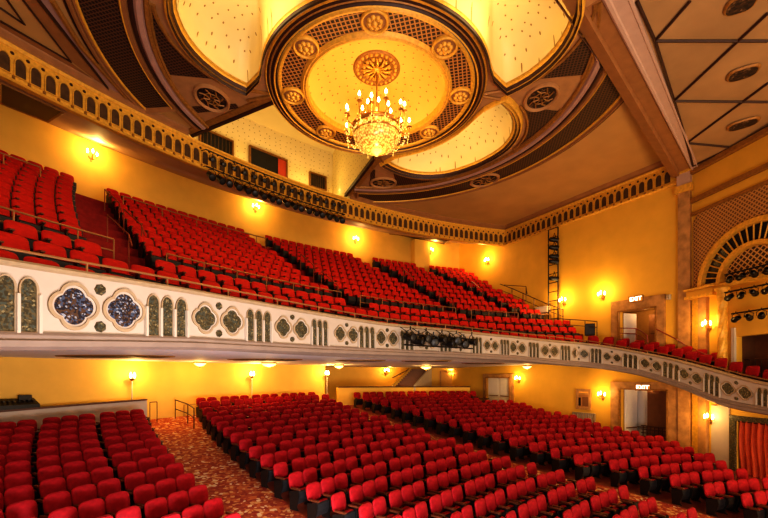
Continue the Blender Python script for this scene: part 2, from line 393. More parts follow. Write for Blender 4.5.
# ------------------------------------------------------------------ balcony front path
topb = [(0, 263, 333), (64, 273, 334.5), (128, 282.5, 336), (192, 293, 338), (256, 304, 342), (320, 315, 346), (384, 325, 349), (450, 331, 352), (512, 337.5, 355.5), (579, 344, 361.7)]
def interp(tab, x):
    if x <= tab[0][0]: return tab[0][1:]
    for a, b in zip(tab, tab[1:]):
        if x <= b[0]:
            f = (x-a[0])/(b[0]-a[0]); return tuple(p+(q-p)*f for p, q in zip(a[1:], b[1:]))
    return tab[-1][1:]
RF = 26.7
ztab = []
for px, t, b in topb:
    q = atr(px, t, RF); ztab.append((-deg(math.atan2(-q[0], q[1])), q[2], atr(px, b, RF)[2]))
ztab = [(-46, 1.75, .60)]+ztab
path = []
a = 46.0
while a > -15.1:
    p = pa(RF, a); zt, zb = interp(ztab, -a); path.append((p[0], p[1], zt, zb)); a -= .5
side = [(579, 344, 361.7, 7.3), (598, 346.2, 363.4, 7.75), (618, 349.5, 366, 8.0), (640, 353.5, 370, 8.12), (660, 357.5, 375.5, 8.12), (679, 362, 381.5, 8.0), (699, 367.3, 389.5, 7.85), (719, 373, 397.5, 7.65), (743, 379.8, 403.5, 7.4), (768, 385.5, 407.5, 7.1), (800, 391, 413, 6.7), (850, 398, 421, 6.2)]
for px, t, b, u in side:
    q = atu(px, t, u); path.append((q[0], q[1], q[2], atu(px, b, u)[2]))
# smooth resample
def resample(P, step):
    out = []; 
    def cr(p0, p1, p2, p3, t): return tuple(.5*((2*b)+(-a+c)*t+(2*a-5*b+4*c-d)*t*t+(-a+3*b-3*c+d)*t**3) for a, b, c, d in zip(p0, p1, p2, p3))
    for i in range(len(P)-1):
        p0, p1, p2, p3 = P[max(i-1, 0)], P[i], P[i+1], P[min(i+2, len(P)-1)]
        n = max(1, int(math.hypot(p2[0]-p1[0], p2[1]-p1[1])/step))
        for k in range(n): out.append(cr(p0, p1, p2, p3, k/n))
    out.append(P[-1]); return out
path = resample(path, .12)
slen = [0]
for p, q in zip(path, path[1:]): slen.append(slen[-1]+math.hypot(q[0]-p[0], q[1]-p[1]))
STOT = slen[-1]
def pat(s):
    s = min(max(s, 0), STOT); lo, hi = 0, len(slen)-1
    while hi-lo > 1:
        m = (lo+hi)//2
        if slen[m] <= s: lo = m
        else: hi = m
    f = (s-slen[lo])/(slen[hi]-slen[lo]+1e-9); return [x+(y-x)*f for x, y in zip(path[lo], path[hi])]
def pnorm(s):
    a, b = pat(s-.25), pat(s+.25); d = Vector((b[0]-a[0], b[1]-a[1])).normalized(); return Vector((d.y, -d.x))   # towards the stage
def fas(s, z, off=0):
    p = pat(s); n = pnorm(s); return (p[0]+n.x*off, p[1]+n.y*off, z)
def fast(s, t, off=0):
    p = pat(s); n = pnorm(s); return (p[0]+n.x*off, p[1]+n.y*off, p[3]+t*(p[2]-p[3]))
pxs = []
for i, p in enumerate(path):
    X, Y = h2c(p[0], p[1])
    if Y > 1: pxs.append((384+FPX*X/Y, slen[i]))
def s_at(px):
    for a, b in zip(pxs, pxs[1:]):
        if a[0] <= px <= b[0]: return a[1]+(b[1]-a[1])*(px-a[0])/(b[0]-a[0]+1e-9)
    return pxs[-1][1] if px > pxs[-1][0] else pxs[0][1]
NP = int(STOT/.25)
bf = thing('balcony_parapet', 'cream curved balcony front with quatrefoil and lancet panels above pink moulding', 'balcony front')
MB().grid(lambda a, b: fast(a*STOT, b, 0), NP, 3).obj('parapet_face', M['cream'], bf)
MB().sweep([(-.3, 0), (-.3, .07), (.02, .10), (.07, .05), (.07, 0), (.02, -.03)], lambda t, o, dz: (lambda p: (p[0], p[1], pat(t*STOT)[2]+dz))(fas(t*STOT, 0, o)), NP, closed=True).obj('coping', M['tan'], bf)
MB().sweep([(.0, .02), (.06, .02), (.10, -.03), (.10, -.10), (.16, -.13), (.16, -.24), (.05, -.30), (-.06, -9)], lambda t, o, dz: (lambda p: (p[0], p[1], pat(t*STOT)[3]+dz if dz > -5 else min(pat(t*STOT)[3]-.30, .705)))(fas(t*STOT, 0, o)), NP).obj('lower_moulding', M['lip'], bf)
MB().grid(lambda a, b: (lambda p: (p[0], p[1], pat(a*STOT)[2]-1.0*b))(fas(a*STOT, 0, -.28)), NP, 1).obj('parapet_back', M['tier'], bf)
def quat(w, h, n=48, d=.40, r=.56):
    o = []
    for i in range(n):
        f = 2*PI*i/n; g = (f+PI/4) % (PI/2)-PI/4
        R = d*cos(g)+math.sqrt(r*r-(d*sin(g))**2); o.append((R*cos(f)*w/.96, R*sin(f)*h/.96))
    return o
def lancet(w, h, n=10):
    pts = [(-w/2, -h/2), (w/2, -h/2)]
    for i in range(n+1):
        f = PI*i/n; pts.append((w/2*cos(f), h/2-w*.78+w*.78*sin(f)**.9 if 0 < i < n else h/2-w*.78))
    return pts
def fpoly(s0, t0, pts, off): # local metres to fascia
    p = pat(s0); z0 = p[3]+t0*(p[2]-p[3]); out = []
    for x, y in pts:
        q = pat(s0+x); zz = q[3]+t0*(q[2]-q[3])
        out.append(fas(s0+x, zz+y, off))
    return out
def quatrefoil(s0, w):
    hh = (pat(s0)[2]-pat(s0)[3]); h = min(w*1.05, hh*.40); w = min(w, h*1.2)
    o, i1 = quat(w, h), quat(w*.86, h*.86); i2 = quat(w*.76, h*.76)
    mb = MB(); A, B, Cc, Dd = (fpoly(s0, .47, o, .002), fpoly(s0, .47, o, .05), fpoly(s0, .47, i1, .05), fpoly(s0, .47, i1, .02))
    mb.ringp(A, B, 0); mb.ringp(B, Cc, 0); mb.ringp(Cc, Dd, 0); E_ = fpoly(s0, .47, i2, .012); mb.ringp(Dd, E_, 1)
    f = mb.obj('quatrefoil_frame', [M['tan'], M['cream']], bf)
    MB().poly(fpoly(s0, .47, i2, .014)).obj('glass_mosaic', M['mosaic' if s0 < s_at(150) else 'mosaicb'], f)
def rosette(s0, t0, r):
    n = 14; mb = MB(); o = [(r*(1+.12*(i % 2))*cos(2*PI*i/n), r*(1+.12*(i % 2))*sin(2*PI*i/n)) for i in range(n)]
    mb.prism(fpoly(s0, t0, o, .002), fpoly(s0, t0, [(x*.8, y*.8) for x, y in o], .04)); mb.obj('rosette', M['mosaicb'], bf)
def triple(ss, w):
    hh = pat(ss[1])[2]-pat(ss[1])[3]; h = hh*.80; d = abs(ss[1]-ss[0])
    for s0 in ss:
        o = lancet(w, h); big = lancet(w*1.30, h*1.05)
        mb = MB(); mb.ringp(fpoly(s0, .43, big, .004), fpoly(s0, .43, big, .045)); mb.ringp(fpoly(s0, .43, big, .045), fpoly(s0, .43, o, .03)); 
        mb.ringp(fpoly(s0, .43, o, .03), fpoly(s0, .43, o, .006))
        fr = mb.obj('lancet_arch', M['tan'], bf)
        MB().poly(fpoly(s0, .43, o, .008)).obj('lancet_panel', M['mosaicb'], fr)
    mb = MB()
    for k in range(4):
        s0 = ss[0]+(k-.5)*d; cw = d*.13
        mb.prism(fpoly(s0, .43, [(-cw, -h*.53), (cw, -h*.53), (cw, h*.2), (-cw, h*.2)], .01), fpoly(s0, .43, [(-cw*.6, -h*.53), (cw*.6, -h*.53), (cw*.6, h*.2), (-cw*.6, h*.2)], .075))
    mb.obj('colonnette', M['white'], bf)
qpairs = [(74, 124), (205, 232), (283, 301), (340, 353), (381, 393), (421, 432), (456, 465), (487, 495), (513, 522), (545, 554.5), (575, 584), (607, 617), (645, 657), (684, 697), (728, 745)]
trip = [(153, 167, 181), (250, 258.5, 267), (314, 319.5, 325), (361, 366.5, 372), (402, 406.5, 411), (441, 445, 449), (473, 476.5, 480), (501.5, 504.5, 507.5), (530, 533.5, 537), (562, 565.2, 568.4), (592.5, 596.3, 600), (625.5, 630.5, 635.5), (665.5, 671, 677), (707, 712.2, 717.5), (760, 766, 772)]
for pr in qpairs:
    s1, s2 = s_at(pr[0]), s_at(pr[1]); w = (s2-s1)*.47
    quatrefoil(s1, w); quatrefoil(s2, w)
    for t0 in (.80, .15): rosette((s1+s2)/2, t0, w*.24)
for tr in trip:
    ss = [s_at(x) for x in tr]; triple(ss, (ss[1]-ss[0])*.72)
s28, s5 = s_at(28), s_at(5); triple([s5-(s28-s5), s5, s28], (s28-s5)*.72)
# side gallery floor and soffit between the front and the wall
iS = s_at(560)
def gal(a, b, which):
    s = iS+(STOT-iS)*a; p = pat(s)
    # outer edge on the side or splay wall
    v = p[1]
    if v > 21.3: w = (10.0, v+0.2)
    else: t = (21.3-v)/-SD[1]*1.0; w = (S0[0]+SD[0]*t, S0[1]+SD[1]*t)
    z = p[2]-.72 if which else p[3]-.27
    return (p[0]+(w[0]-p[0])*b, p[1]+(w[1]-p[1])*b, z)
struct(MB().grid(lambda a, b: gal(a, b, 1), 40, 2).obj('floor_side_gallery', M['tier']))
struct(MB().grid(lambda a, b: gal(a, b, 0), 40, 2).obj('ceiling_side_gallery', M['under']))
# stepped balcony floor
UF = [4.5+.507*j for j in range(10)]               # back tops of the upper rows
UR = [31.2+.82*j for j in range(10)]
prof = [(26.9, 1.45), (27.95, 1.45), (27.95, 2.06), (28.85, 2.06), (28.85, 2.62), (30.55, 2.62)]
for j in range(10):
    z = UF[j]-.92; prof += [(UR[j]-.42, prof[-1][1]), (UR[j]-.42, z)]
prof += [(40.1, prof[-1][1])]
mb = MB(); AA = [46-.75*i for i in range(int((46+20.5)/.75)+1)]
vs = []
for al in AA:
    zl = prof[0][1]
    for r, z in prof:
        rm = 99
        if al < -1: rm = 10.0/sin(rad(-al))
        if al > 1: rm = 20.1/sin(rad(al))
        if r < rm: zl = z
        p = pa(min(r, rm), al); vs.append((p[0], p[1], zl))
k = len(prof); fs = [(i*k+j, (i+1)*k+j, (i+1)*k+j+1, i*k+j+1) for i in range(len(AA)-1) for j in range(k-1)]
mb.add(vs, fs); struct(mb.obj('floor_balcony', M['tier']))
# ------------------------------------------------------------------ ceiling (polar about the dome centre, angles in the photographer's frame only for convenience of measuring)
ZC = 11.45
OX, OY = -.026*ZC, 1.418*ZC
OU, OV = c2h(OX, OY)
def pol(rho, th, z=ZC):        # rho in units of ZC, th degrees
    X, Y = rho*ZC*cos(rad(th)), rho*ZC*sin(rad(th)); return (OU+CS*X+SN*Y, OV-SN*X+CS*Y, z)
ceil = D.objects.new('ceiling', None); C.objects.link(ceil); ceil['kind'] = 'structure'
def cring(name, prof, mat, parent=ceil, t0=0, t1=360, n=96, smooth=False, closed=False):
    """prof: (rho, dz)"""
    return MB().sweep(prof, lambda t, r, dz: pol(r, t0+(t1-t0)*t, ZC+dz), n, closed=closed).obj(name, mat, parent, smooth)
# central dome
def dome(name, r0, rise, mat, c=(0, 0), n=64, k=10, z0=0):
    mb = MB()
    def fn(a, b):
        rr = r0*(1-b); z = rise*math.sqrt(max(0, 1-(1-b)**2.2)); p = pol(rr, 360*a, ZC+z0+z); return p
    mb.grid(fn, n, k, 0, lambda a, b: (r0*ZC*(1-b)*cos(2*PI*a), r0*ZC*(1-b)*sin(2*PI*a)))
    return mb.obj(name, mat, ceil, True)
dome('centre_dome', .238, .95, M['starc'], z0=.12)
cring('dome_wall', [(.238, .13), (.240, -.04)], M['gold'])
cring('inner_moulding', [(.238, .05), (.240, -.10), (.247, -.14), (.252, -.10), (.256, -.13), (.262, -.06), (.266, .0)], [M['gold']])
cring('ring_lattice', [(.262, -.03), (.332, -.03)], M['lattr'])
cring('ring_moulding', [(.326, -.02), (.330, -.10), (.337, -.12), (.341, -.07)], M['gold'])
cring('ring_rib', [(.341, -.05), (.346, -.13), (.354, -.15), (.358, -.10), (.366, -.12), (.374, -.10), (.378, -.02), (.380, .05)], M['brown'])
cring('ring_bead', [(.347, -.14), (.350, -.18), (.353, -.14)], M['gold'])
cring('ring_outer_bead', [(.362, -.11), (.365, -.15), (.368, -.11)], M['golddk'])
cring('ring_edge_bead', [(.374, -.09), (.377, -.12), (.380, -.03)], M['gold'])
# lobes: phi measured from each lobe axis
def rho_out(phi):
    tab = [(0, .652), (10, .648), (15, .640), (20, .622), (25, .597), (30, .562), (35, .518), (38, .486), (41, .452), (46, .40)]
    return interp(tab, abs(phi))[0]
def rho_in(phi):
    tab = [(0, .392), (26, .392), (32, .400), (37, .424), (41, .452), (46, .47)]
    return interp(tab, abs(phi))[0]
LOBES = {'upper left': -135, 'upper right': -45, 'lower right': 45}
def outline(n=28, pm=41):
    o = [(rho_out(-pm+2*pm*i/n), -pm+2*pm*i/n) for i in range(n+1)]
    i_ = [(rho_in(pm-2*pm*i/n), pm-2*pm*i/n) for i in range(1, n)]
    return o+i_
OL = outline()
def loc(ax, pts): return [(r*cos(rad(ax+p))*ZC, r*sin(rad(ax+p))*ZC) for r, p in pts]
def lpt(x, y, z): return (OU+CS*x+SN*y, OV-SN*x+CS*y, ZC+z)
def offs(pts, d):              # inset a closed outline (local metres)
    n = len(pts); out = []
    for i in range(n):
        a, b, c = Vector(pts[i-1]), Vector(pts[i]), Vector(pts[(i+1) % n])
        n1 = (b-a).normalized(); n2 = (c-b).normalized(); nn = Vector((-(n1.y+n2.y), n1.x+n2.x)); nn = nn/max(nn.length, .3)
        out.append(tuple(b+nn*d*min(1.8, 1/max(.4, nn.dot(Vector((-n1.y, n1.x)))))))
    return out
for nm, ax in LOBES.items():
    L = loc(ax, OL)
    c = Vector((sum(p[0] for p in L)/len(L), sum(p[1] for p in L)/len(L)))
    def sc(k): return [tuple(c+(Vector(p)-c)*k) for p in L]
    # frame of stepped mouldings
    steps = [(1.10, .0, 'b'), (1.085, -.16, 'g'), (1.06, -.20, 'g'), (1.045, -.10, 'b'), (1.03, -.10, 'g'), (1.01, -.15, 'g'), (.985, -.05, 'b'), (.975, .0, 'g'), (.955, .03, 'g'), (.945, .25, 'g')]
    mb = MB()
    for (k0, z0, c0), (k1, z1, c1) in zip(steps, steps[1:]):
        mb.ringp([lpt(*p, z0) for p in sc(k0)], [lpt(*p, z1) for p in sc(k1)], 0 if c1 == 'g' else 1)
    mb.obj('coffer_moulding', [M['gold'], M['brown']], ceil)
    mb = MB(); n = len(L); rings = [(.945, .05), (.93, .42), (.86, .85), (.72, 1.18), (.5, 1.42), (.25, 1.55), (.02, 1.6)]
    vs = []; uv = []
    for kk, z in rings:
        for p in sc(kk): vs.append(lpt(*p, z)); uv.append((p[0]*1.0, p[1]*1.0))
    fs = [(i*n+j, i*n+(j+1) % n, (i+1)*n+(j+1) % n, (i+1)*n+j) for i in range(len(rings)-1) for j in range(n)]
    mb.add(vs, fs, 0, uv); mb.obj('coffer_dome', M['star'], ceil, True)
    for off in (-.75, 0, .75):
        d = Vector((cos(rad(ax+90)), sin(rad(ax+90))))*off
        lamp(lpt(c.x+d.x, c.y+d.y, .35), 29, (1, .76, .36), .3, 'cove_lamp')
# spandrel plate between ring, coffers and the big rib, cut for the open bay at lower left
T_OPEN = (100.5, 165.0)
EL0, EL1 = Vector(pol(.375, 176)), Vector(pol(.80, 163.3)); ER0, ER1 = Vector(pol(.415, 91.5)), Vector(pol(.84, 103))
thL = lambda r: 176-(r-.375)/.425*12.7
thR = lambda r: 91.5+(r-.415)/.425*11.5
def strip(name, th0, th1, f0, f1, mat, dz=0, n=40, parent=ceil):
    return MB().grid(lambda a, b: pol(f0(th0+(th1-th0)*a)+(f1(th0+(th1-th0)*a)-f0(th0+(th1-th0)*a))*b, th0+(th1-th0)*a, ZC+dz), n, 2).obj(name, mat, parent)
for ax in (-135, -45, 45):
    strip('spandrel_plate', ax-45, ax+45, lambda t: (rho_out(t-ax) if abs(t-ax) <= 41 else .37), lambda t: .72, M['spand'], .01, 90)
    strip('ring_plate', ax-45, ax+45, lambda t: .375, lambda t: (rho_in(t-ax) if abs(t-ax) <= 41 else .46), M['spand'], .012, 60)
    for sg in (-1, 1):         # dark lattice infill either side of each coffer
        ph = lambda t: t-ax
        def lo(t): return rho_out(t-ax)+.055
        a0, a1 = (ax+sg*16, ax+sg*37.5)
        strip('spandrel_lattice', a0, a1, lambda t: min(lo(t), .692), lambda t: .692-.0*abs(t), M['latt'], -.006, 24)
        a2, a3 = (ax+sg*15, ax+sg*38.5)
        mb = MB()
        mb.tube([pol(min(lo(a2+(a3-a2)*i/20), .69)-.004, a2+(a3-a2)*i/20, ZC-.02) for i in range(21)], .07, 5); mb.tube([pol(.695, a2+(a3-a2)*i/20, ZC-.02) for i in range(21)], .07, 5)
        mb.obj('lattice_border', M['golddk'], ceil)
MB().grid(lambda a, b: pol(.37+.36*a, thL(.37+.36*a)+(180-thL(.37+.36*a))*b, ZC+.01), 14, 3).obj('spandrel_plate', M['spand'], ceil)
MB().grid(lambda a, b: pol(.37+.36*a, 90+(max(thR(.37+.36*a), 90.1)-90)*b, ZC+.01), 14, 3).obj('spandrel_plate', M['spand'], ceil)
for t0, t1 in ((171.5, 174.5), (91.8, 94.2)): strip('spandrel_lattice', t0, t1, lambda t: .52 if True else 0, lambda t: .69, M['latt'], -.006, 8)
# oval medallions
def oval(th, rho, ra, rt, label):
    p = pol(rho, th, ZC); t = thing('ceiling_medallion', label, 'medallion', p, -PSI+rad(th))
    o = [(ra*cos(2*PI*i/32), rt*sin(2*PI*i/32)) for i in range(32)]; g = lambda k, z: [(x*k, y*k, z) for x, y in o]
    mb = MB(); mb.ringp(g(1.22, .0), g(1.2, -.09)); mb.ringp(g(1.2, -.09), g(1.1, -.12)); mb.ringp(g(1.1, -.12), g(1, -.07)); mb.ringp(g(1, -.07), g(.97, -.03)); mb.obj('frame', M['spand'], t)
    MB().poly(g(.98, -.035)).obj('grille', M['filigree'], t)
    mb = MB()
    for k in range(8):
        f = k*PI/4; mb.tube([(ra*.15*cos(f), rt*.15*sin(f), -.06), (ra*.55*cos(f+.3), rt*.55*sin(f+.3), -.08), (ra*.85*cos(f), rt*.85*sin(f), -.06)], .03, 4)
    mb.tube([(ra*.5*cos(2*PI*i/16), rt*.5*sin(2*PI*i/16), -.06) for i in range(17)], .025, 4)
    mb.obj('tracery', M['golddk'], t)
oval(178, .593, .56, .68, 'oval dark filigree medallion in ceiling left of the chandelier ring')
oval(1.5, .590, .56, .68, 'oval dark filigree medallion in ceiling right of the chandelier ring')
oval(88, .645, .50, .66, 'oval dark medallion in ceiling below the chandelier, between two bays')
oval(49, .82, .56, .74, 'oval dark medallion in the outer lattice band at lower right')
# big rib and outer lattice band
T0, T1 = 100.5, -188.5
T1b = -190
def bandring(name, prof, mat, n=110, a0=103.5, a1=-188, tap=0):
    return MB().sweep(prof, lambda t, r, dz: pol(r, a0+(a1-a0)*t, ZC+dz), n).obj(name, mat, ceil)
# the wall and arch line cut the ceiling; distance from dome centre to the boundary
ED_A = Vector((10.0, 21.3)); ED_B = Vector((-1.9, 19.0)); ED_D = (ED_B-ED_A).normalized(); ED_N = Vector((ED_D.y, -ED_D.x))
if ED_N.y > 0: ED_N = -ED_N     # towards the stage
def bdist(th):
    d = Vector((pol(1, th)[0]-OU, pol(1, th)[1]-OV)); d.normalize(); o = Vector((OU, OV)); best = 99
    b = o.dot(d); c = o.dot(o)-35.1**2; best = min(best, -b+math.sqrt(b*b-c))
    if d.x > 1e-6: best = min(best, (10.0-OU)/d.x)
    if d.x < -1e-6: best = min(best, (-20.0-OU)/d.x)
    q = d.dot(ED_N)
    if q > 1e-6: best = min(best, ((ED_A-ED_N*.95)-o).dot(ED_N)/q)
    return best/ZC
cl = lambda r, th: min(r, bdist(th)-.002)
def cring2(name, prof, mat, a0, a1, n=120):
    return MB().sweep(prof, lambda t, r, dz: pol(cl(r, a0+(a1-a0)*t), a0+(a1-a0)*t, ZC+dz), n).obj(name, mat, ceil)
A0, A1 = T_OPEN[0], T_OPEN[1]-360
cring2('rib_moulding', [(.695, .0), (.698, -.10), (.706, -.12), (.710, -.05)], M['golddk'], A0, A1)
cring2('rib_soffit', [(.710, -.05), (.715, -.13), (.726, -.15), (.733, -.08)], M['mauve'], A0, A1)
cring2('rib_line', [(.733, -.08), (.737, -.12), (.743, -.10), (.747, -.02)], M['brown'], A0, A1)
cring2('band_inner_moulding', [(.747, -.02), (.752, -.09), (.762, -.09), (.766, .0)], M['rust'], A0, A1)
A0b, A1b = 99, -185.5
cring2('band_lattice', [(.764, -.012), (.868, -.012)], M['latt'], A0b, A1b)
cring2('band_outer_moulding', [(.866, 0), (.869, -.08), (.876, -.09), (.880, -.03), (.884, -.10), (.892, -.08), (.895, .0)], M['rust'], A0b, A1b)
cring2('band_gold_bead', [(.762, -.085), (.765, -.11), (.768, -.03)], M['gold'], A0b, A1b)
cring2('band_outer_gold_bead', [(.864, -.03), (.867, -.09), (.871, -.08)], M['gold'], A0b, A1b)
cring2('band_edge_line', [(.895, -.0), (.898, -.05), (.902, 0)], M['brown'], A0b, A1b)
for a in (A0b, A1b):           # mitred end of the band
    mb = MB(); mb.tube([pol(cl(.75, a), a, ZC-.03), pol(cl(.88, a), a, ZC-.03)], .13, 4); mb.obj('band_end', M['rust'], ceil)
# plain outer ceiling out to the arcade, side wall and stage arch; small cove at the edge
mb = MB(); NA = 220
def pc(a, b):
    th = A0+(A1-A0)*a; r1 = bdist(th); r0 = min(.70, r1); return pol(r0+(r1-r0)*b, th, ZC+.02)
mb.grid(pc, NA, 4); mb.obj('plain_ceiling', M['ceil'], ceil)
# painted and moulded triangles on the left of the ceiling
mb = MB(); mb2 = MB()
def cl3(pts, r=.035, dz=-.02, dest=None):
    (dest or mb).tube([atz(x, y, ZC+dz) for x, y in pts], r, 5)
cl3([(0, 8), (24.6, 24.6), (7, 0)]); cl3([(23, 0), (71, 62), (0, 21)]); cl3([(38.6, 0), (110, 91), (0, 30)], .06); cl3([(52, 0), (80, 45), (126, 97)], .09, dest=mb2); cl3([(0, 37), (60, 67), (118, 96)], .05)
mb.obj('triangle_lines', M['brown'], ceil); mb2.obj('triangle_moulding', M['golddk'], ceil)
mb = MB(); mb.poly([atz(x, y, ZC-.004) for x, y in [(24, 0), (38, 0), (109, 90), (72, 62)]]); mb.poly([atz(x, y, ZC-.004) for x, y in [(0, 22), (0, 29.5), (108, 90), (71, 63)]]); mb.obj('triangle_band', M['rust'], ceil)
mb = MB(); mb.poly([atz(x, y, ZC-.004) for x, y in [(39.5, 0), (51, 0), (79, 45), (124, 97), (112, 91)]]); mb.obj('mauve_band', M['mauve'], ceil)

# open bay with the projection booth wall
RB = 38.2
def al_at(px, r): return aP(px, 150, r)
mb = MB()
bay0, bay1 = 19.5, -1.2
def bw(a, b):
    al = bay0+(bay1-bay0)*a; return pa(RB, al, 11.1+4.6*b)
mb.grid(bw, 30, 6, 0, lambda a, b: (a*13.5, b*5.4)); struct(mb.obj('wall_booth', M['starb']))
mb = MB()
for th, in ((T_OPEN[0],), (T_OPEN[1],)):
    # bay cheek walls above the radial beams
    p, q = (ER0, ER1) if th == T_OPEN[0] else (EL0, EL1)
    d = (Vector(q)-Vector(p)).normalized(); q2 = Vector(p)+d*(16)
    i = 0
    for k in range(400):
        w = Vector(p)+d*(.05*k)
        if math.hypot(w.x, w.y) >= RB: q2 = w; break
    mb.add([(p[0], p[1], ZC+.0), tuple((q2.x, q2.y, ZC+.0)), (q2.x, q2.y, 15.7), (p[0], p[1], 15.7)], [(0, 1, 2, 3)], 0, [(0, 0), (8, 0), (8, 4), (0, 4)])
struct(mb.obj('wall_bay_cheek', M['starb']))
mb = MB(); mb.poly([pol(.36, 90+88*i/10, 15.7) for i in range(11)]+[(lambda p: (p[0], p[1], 15.7))(pa(RB+.3, 19.9+(-1.6-19.9)*i/10)) for i in range(11)][::1]); struct(mb.obj('ceiling_bay', M['starb']))
# ledge floor of the bay behind the arcade
struct(MB().grid(lambda a, b: pa(35.3+(RB-35.3)*b, 20.5-22.5*a, 10.95), 20, 1).obj('floor_booth_ledge', M['soffit']))
# curved inner face of the ring towards the bay
struct(MB().grid(lambda a, b: pol(.385, 90+88*a, ZC+3.4*b), 24, 1, 0, lambda a, b: (a*6, b*3.4)).obj('wall_bay_ring', M['starb']))
for th in T_OPEN:              # radial beams
    r1 = bdist(th)
    mb = MB(); sgn = 1 if th == T_OPEN[0] else -1
    n = Vector((pol(.5, th+1)[0]-pol(.5, th)[0], pol(.5, th+1)[1]-pol(.5, th)[1], 0)).normalized()*sgn
    p, q = (ER0, ER1) if th == T_OPEN[0] else (EL0, EL1)
    dd = (q-p).normalized(); q = p.copy()
    while math.hypot(q.x, q.y) < 35.1: q = q+dd*.05
    for k, (o, z0, w) in enumerate(((0, -.10, .16), (-.30, -.06, .28))):
        a = n*o; b = n*(o+w*(1)); 
        mb.prism([p+a+Vector((0, 0, z0)), q+a+Vector((0, 0, z0)), q+b+Vector((0, 0, z0)), p+b+Vector((0, 0, z0))], [p+a+Vector((0, 0, .1)), q+a+Vector((0, 0, .1)), q+b+Vector((0, 0, .1)), p+b+Vector((0, 0, .1))], k)
    mb.obj('radial_beam', [M['brown'], M['golddk']], ceil)
# ribs running from ring to coffer corners
for th in (0, -90, 180, 90):
    for sg in (-1, 1):
        mb = MB(); mb.tube([pol(.378, th+sg*.8, ZC-.05), pol(.47, th+sg*3.6 if th in (0, -90) or (th == 180 and sg > 0) or (th == 90 and sg < 0) else th+sg*3.6, ZC-.05)], [.06, .06], 5); mb.obj('corner_rib', M['golddk'], ceil)
for k in range(14): pass
# booth windows
for i, (pl, pr_, yt, yb, lab, red) in enumerate([(199, 233, 129, 150, 'louvred dark window at left of the booth wall', 0), (249, 287, 146, 171, 'wide dark booth window with red panel at its right', 1), (309, 326, 172, 187, 'small dark barred window at right of the booth wall', 0)]):
    def bz(px, py): return atr(px, py, RB-.06)
    tl, tr_ = bz(pl, yt if i else 128), bz(pr_, {0: 140, 1: 160, 2: 177}[i]); h = {0: 1.0, 1: 1.25, 2: 1.0}[i]
    zt = (tl[2]+tr_[2])/2
    t = struct(D.objects.new('window_%d' % (i+1), None)); C.objects.link(t); t['label'] = lab
    a0, a1 = -deg(math.atan2(tl[0], tl[1])), -deg(math.atan2(tr_[0], tr_[1]))
    W_ = lambda r, a, z: pa(r, a, z)
    zb = zt-h
    def strip4(aa, ab, za, zb_, r0, r1, mb): mb.prism([pa(r0, aa, za), pa(r0, ab, za), pa(r1, ab, za), pa(r1, aa, za)], [pa(r0, aa, zb_), pa(r0, ab, zb_), pa(r1, ab, zb_), pa(r1, aa, zb_)])
    mb = MB(); e = .12
    strip4(a0, a0-e, zb, zt, RB-.18, RB, mb); strip4(a1+e, a1, zb, zt, RB-.18, RB, mb); strip4(a0, a1, zt-.07, zt, RB-.18, RB, mb); strip4(a0, a1, zb, zb+.07, RB-.18, RB, mb); mb.obj('window_frame', M['frame'], t)
    mb = MB(); strip4(a0, a1, zb, zt, RB-.06, RB-.04, mb); mb.obj('pane', M['glass'], t)
    if red: mb = MB(); strip4(a1+.95, a1+.1, zb+.1, zt-.1, RB-.10, RB-.07, mb); mb.obj('red_panel', M['redpan'], t)
    else:
        mb = MB(); nb = 9
        for k in range(1, nb): aa = a0+(a1-a0)*k/nb; strip4(aa+.03, aa-.03, zb, zt, RB-.11, RB-.07, mb)
        mb.obj('louvre', M['niche'], t)
for px, py in ((222, 118), (270, 140), (312, 160), (340, 176)): q = atr(px, py, 36.9); lamp((q[0], q[1], 12.6), 70, (1, .72, .26), .3, 'bay_lamp')

# ------------------------------------------------------------------ arcade frieze
FZ0, FZ1 = 10.03, 11.14
fr = thing('arcade_frieze', 'gilded arcade frieze of small dark arches circling under the ceiling', 'frieze')
AL0, AL1 = 31.0, -16.55
fpts = []                      # path: (u,v)
n = 120
for i in range(n+1): p = pa(35.0, AL0+(AL1-AL0)*i/n); fpts.append((min(p[0], 9.97), p[1]))
vcorner = fpts[-1][1]
k = 40
for i in range(1, k+1): fpts.append((9.97, vcorner+(21.9-vcorner)*i/k))
fl_ = [0]
for a, b in zip(fpts, fpts[1:]): fl_.append(fl_[-1]+math.hypot(a[0]-b[0], a[1]-b[1]))
FT = fl_[-1]
def fat(s):
    s = min(max(s, 0), FT); i = 0
    import bisect
    i = min(max(bisect.bisect(fl_, s)-1, 0), len(fl_)-2); f = (s-fl_[i])/(fl_[i+1]-fl_[i]+1e-9)
    a, b = fpts[i], fpts[i+1]; d = Vector((b[0]-a[0], b[1]-a[1])).normalized()
    return Vector((a[0]+(b[0]-a[0])*f, a[1]+(b[1]-a[1])*f)), Vector((d.y, -d.x))
def fz(s, z, o=0): p, nn = fat(s); return (p.x+nn.x*o, p.y+nn.y*o, z)
MB().grid(lambda a, b: fz(a*FT, FZ0+(FZ1-FZ0)*b, 0), 170, 1).obj('frieze_band', M['gold'], fr)
MB().sweep([(-.05, FZ1-.06), (.04, FZ1-.06), (.09, FZ1-.01), (.10, FZ1+.05), (-.1, FZ1+.08)], lambda t, o, z: fz(t*FT, z, o), 170).obj('upper_cornice', M['gold'], fr)
sB0, sB1 = [35.0*rad(AL0-aP(px, 150, 35.0)) for px in (188, 349)]
for sa_, sb_ in ((0, sB0), (sB1, FT)): MB().sweep([(.07, FZ1+.04), (.07, FZ1+.16), (.20, ZC-.05), (.26, ZC+.03)], lambda t, o, z: fz(sa_+(sb_-sa_)*t, z, o), 90).obj('ceiling_cove', M['rust'], fr)
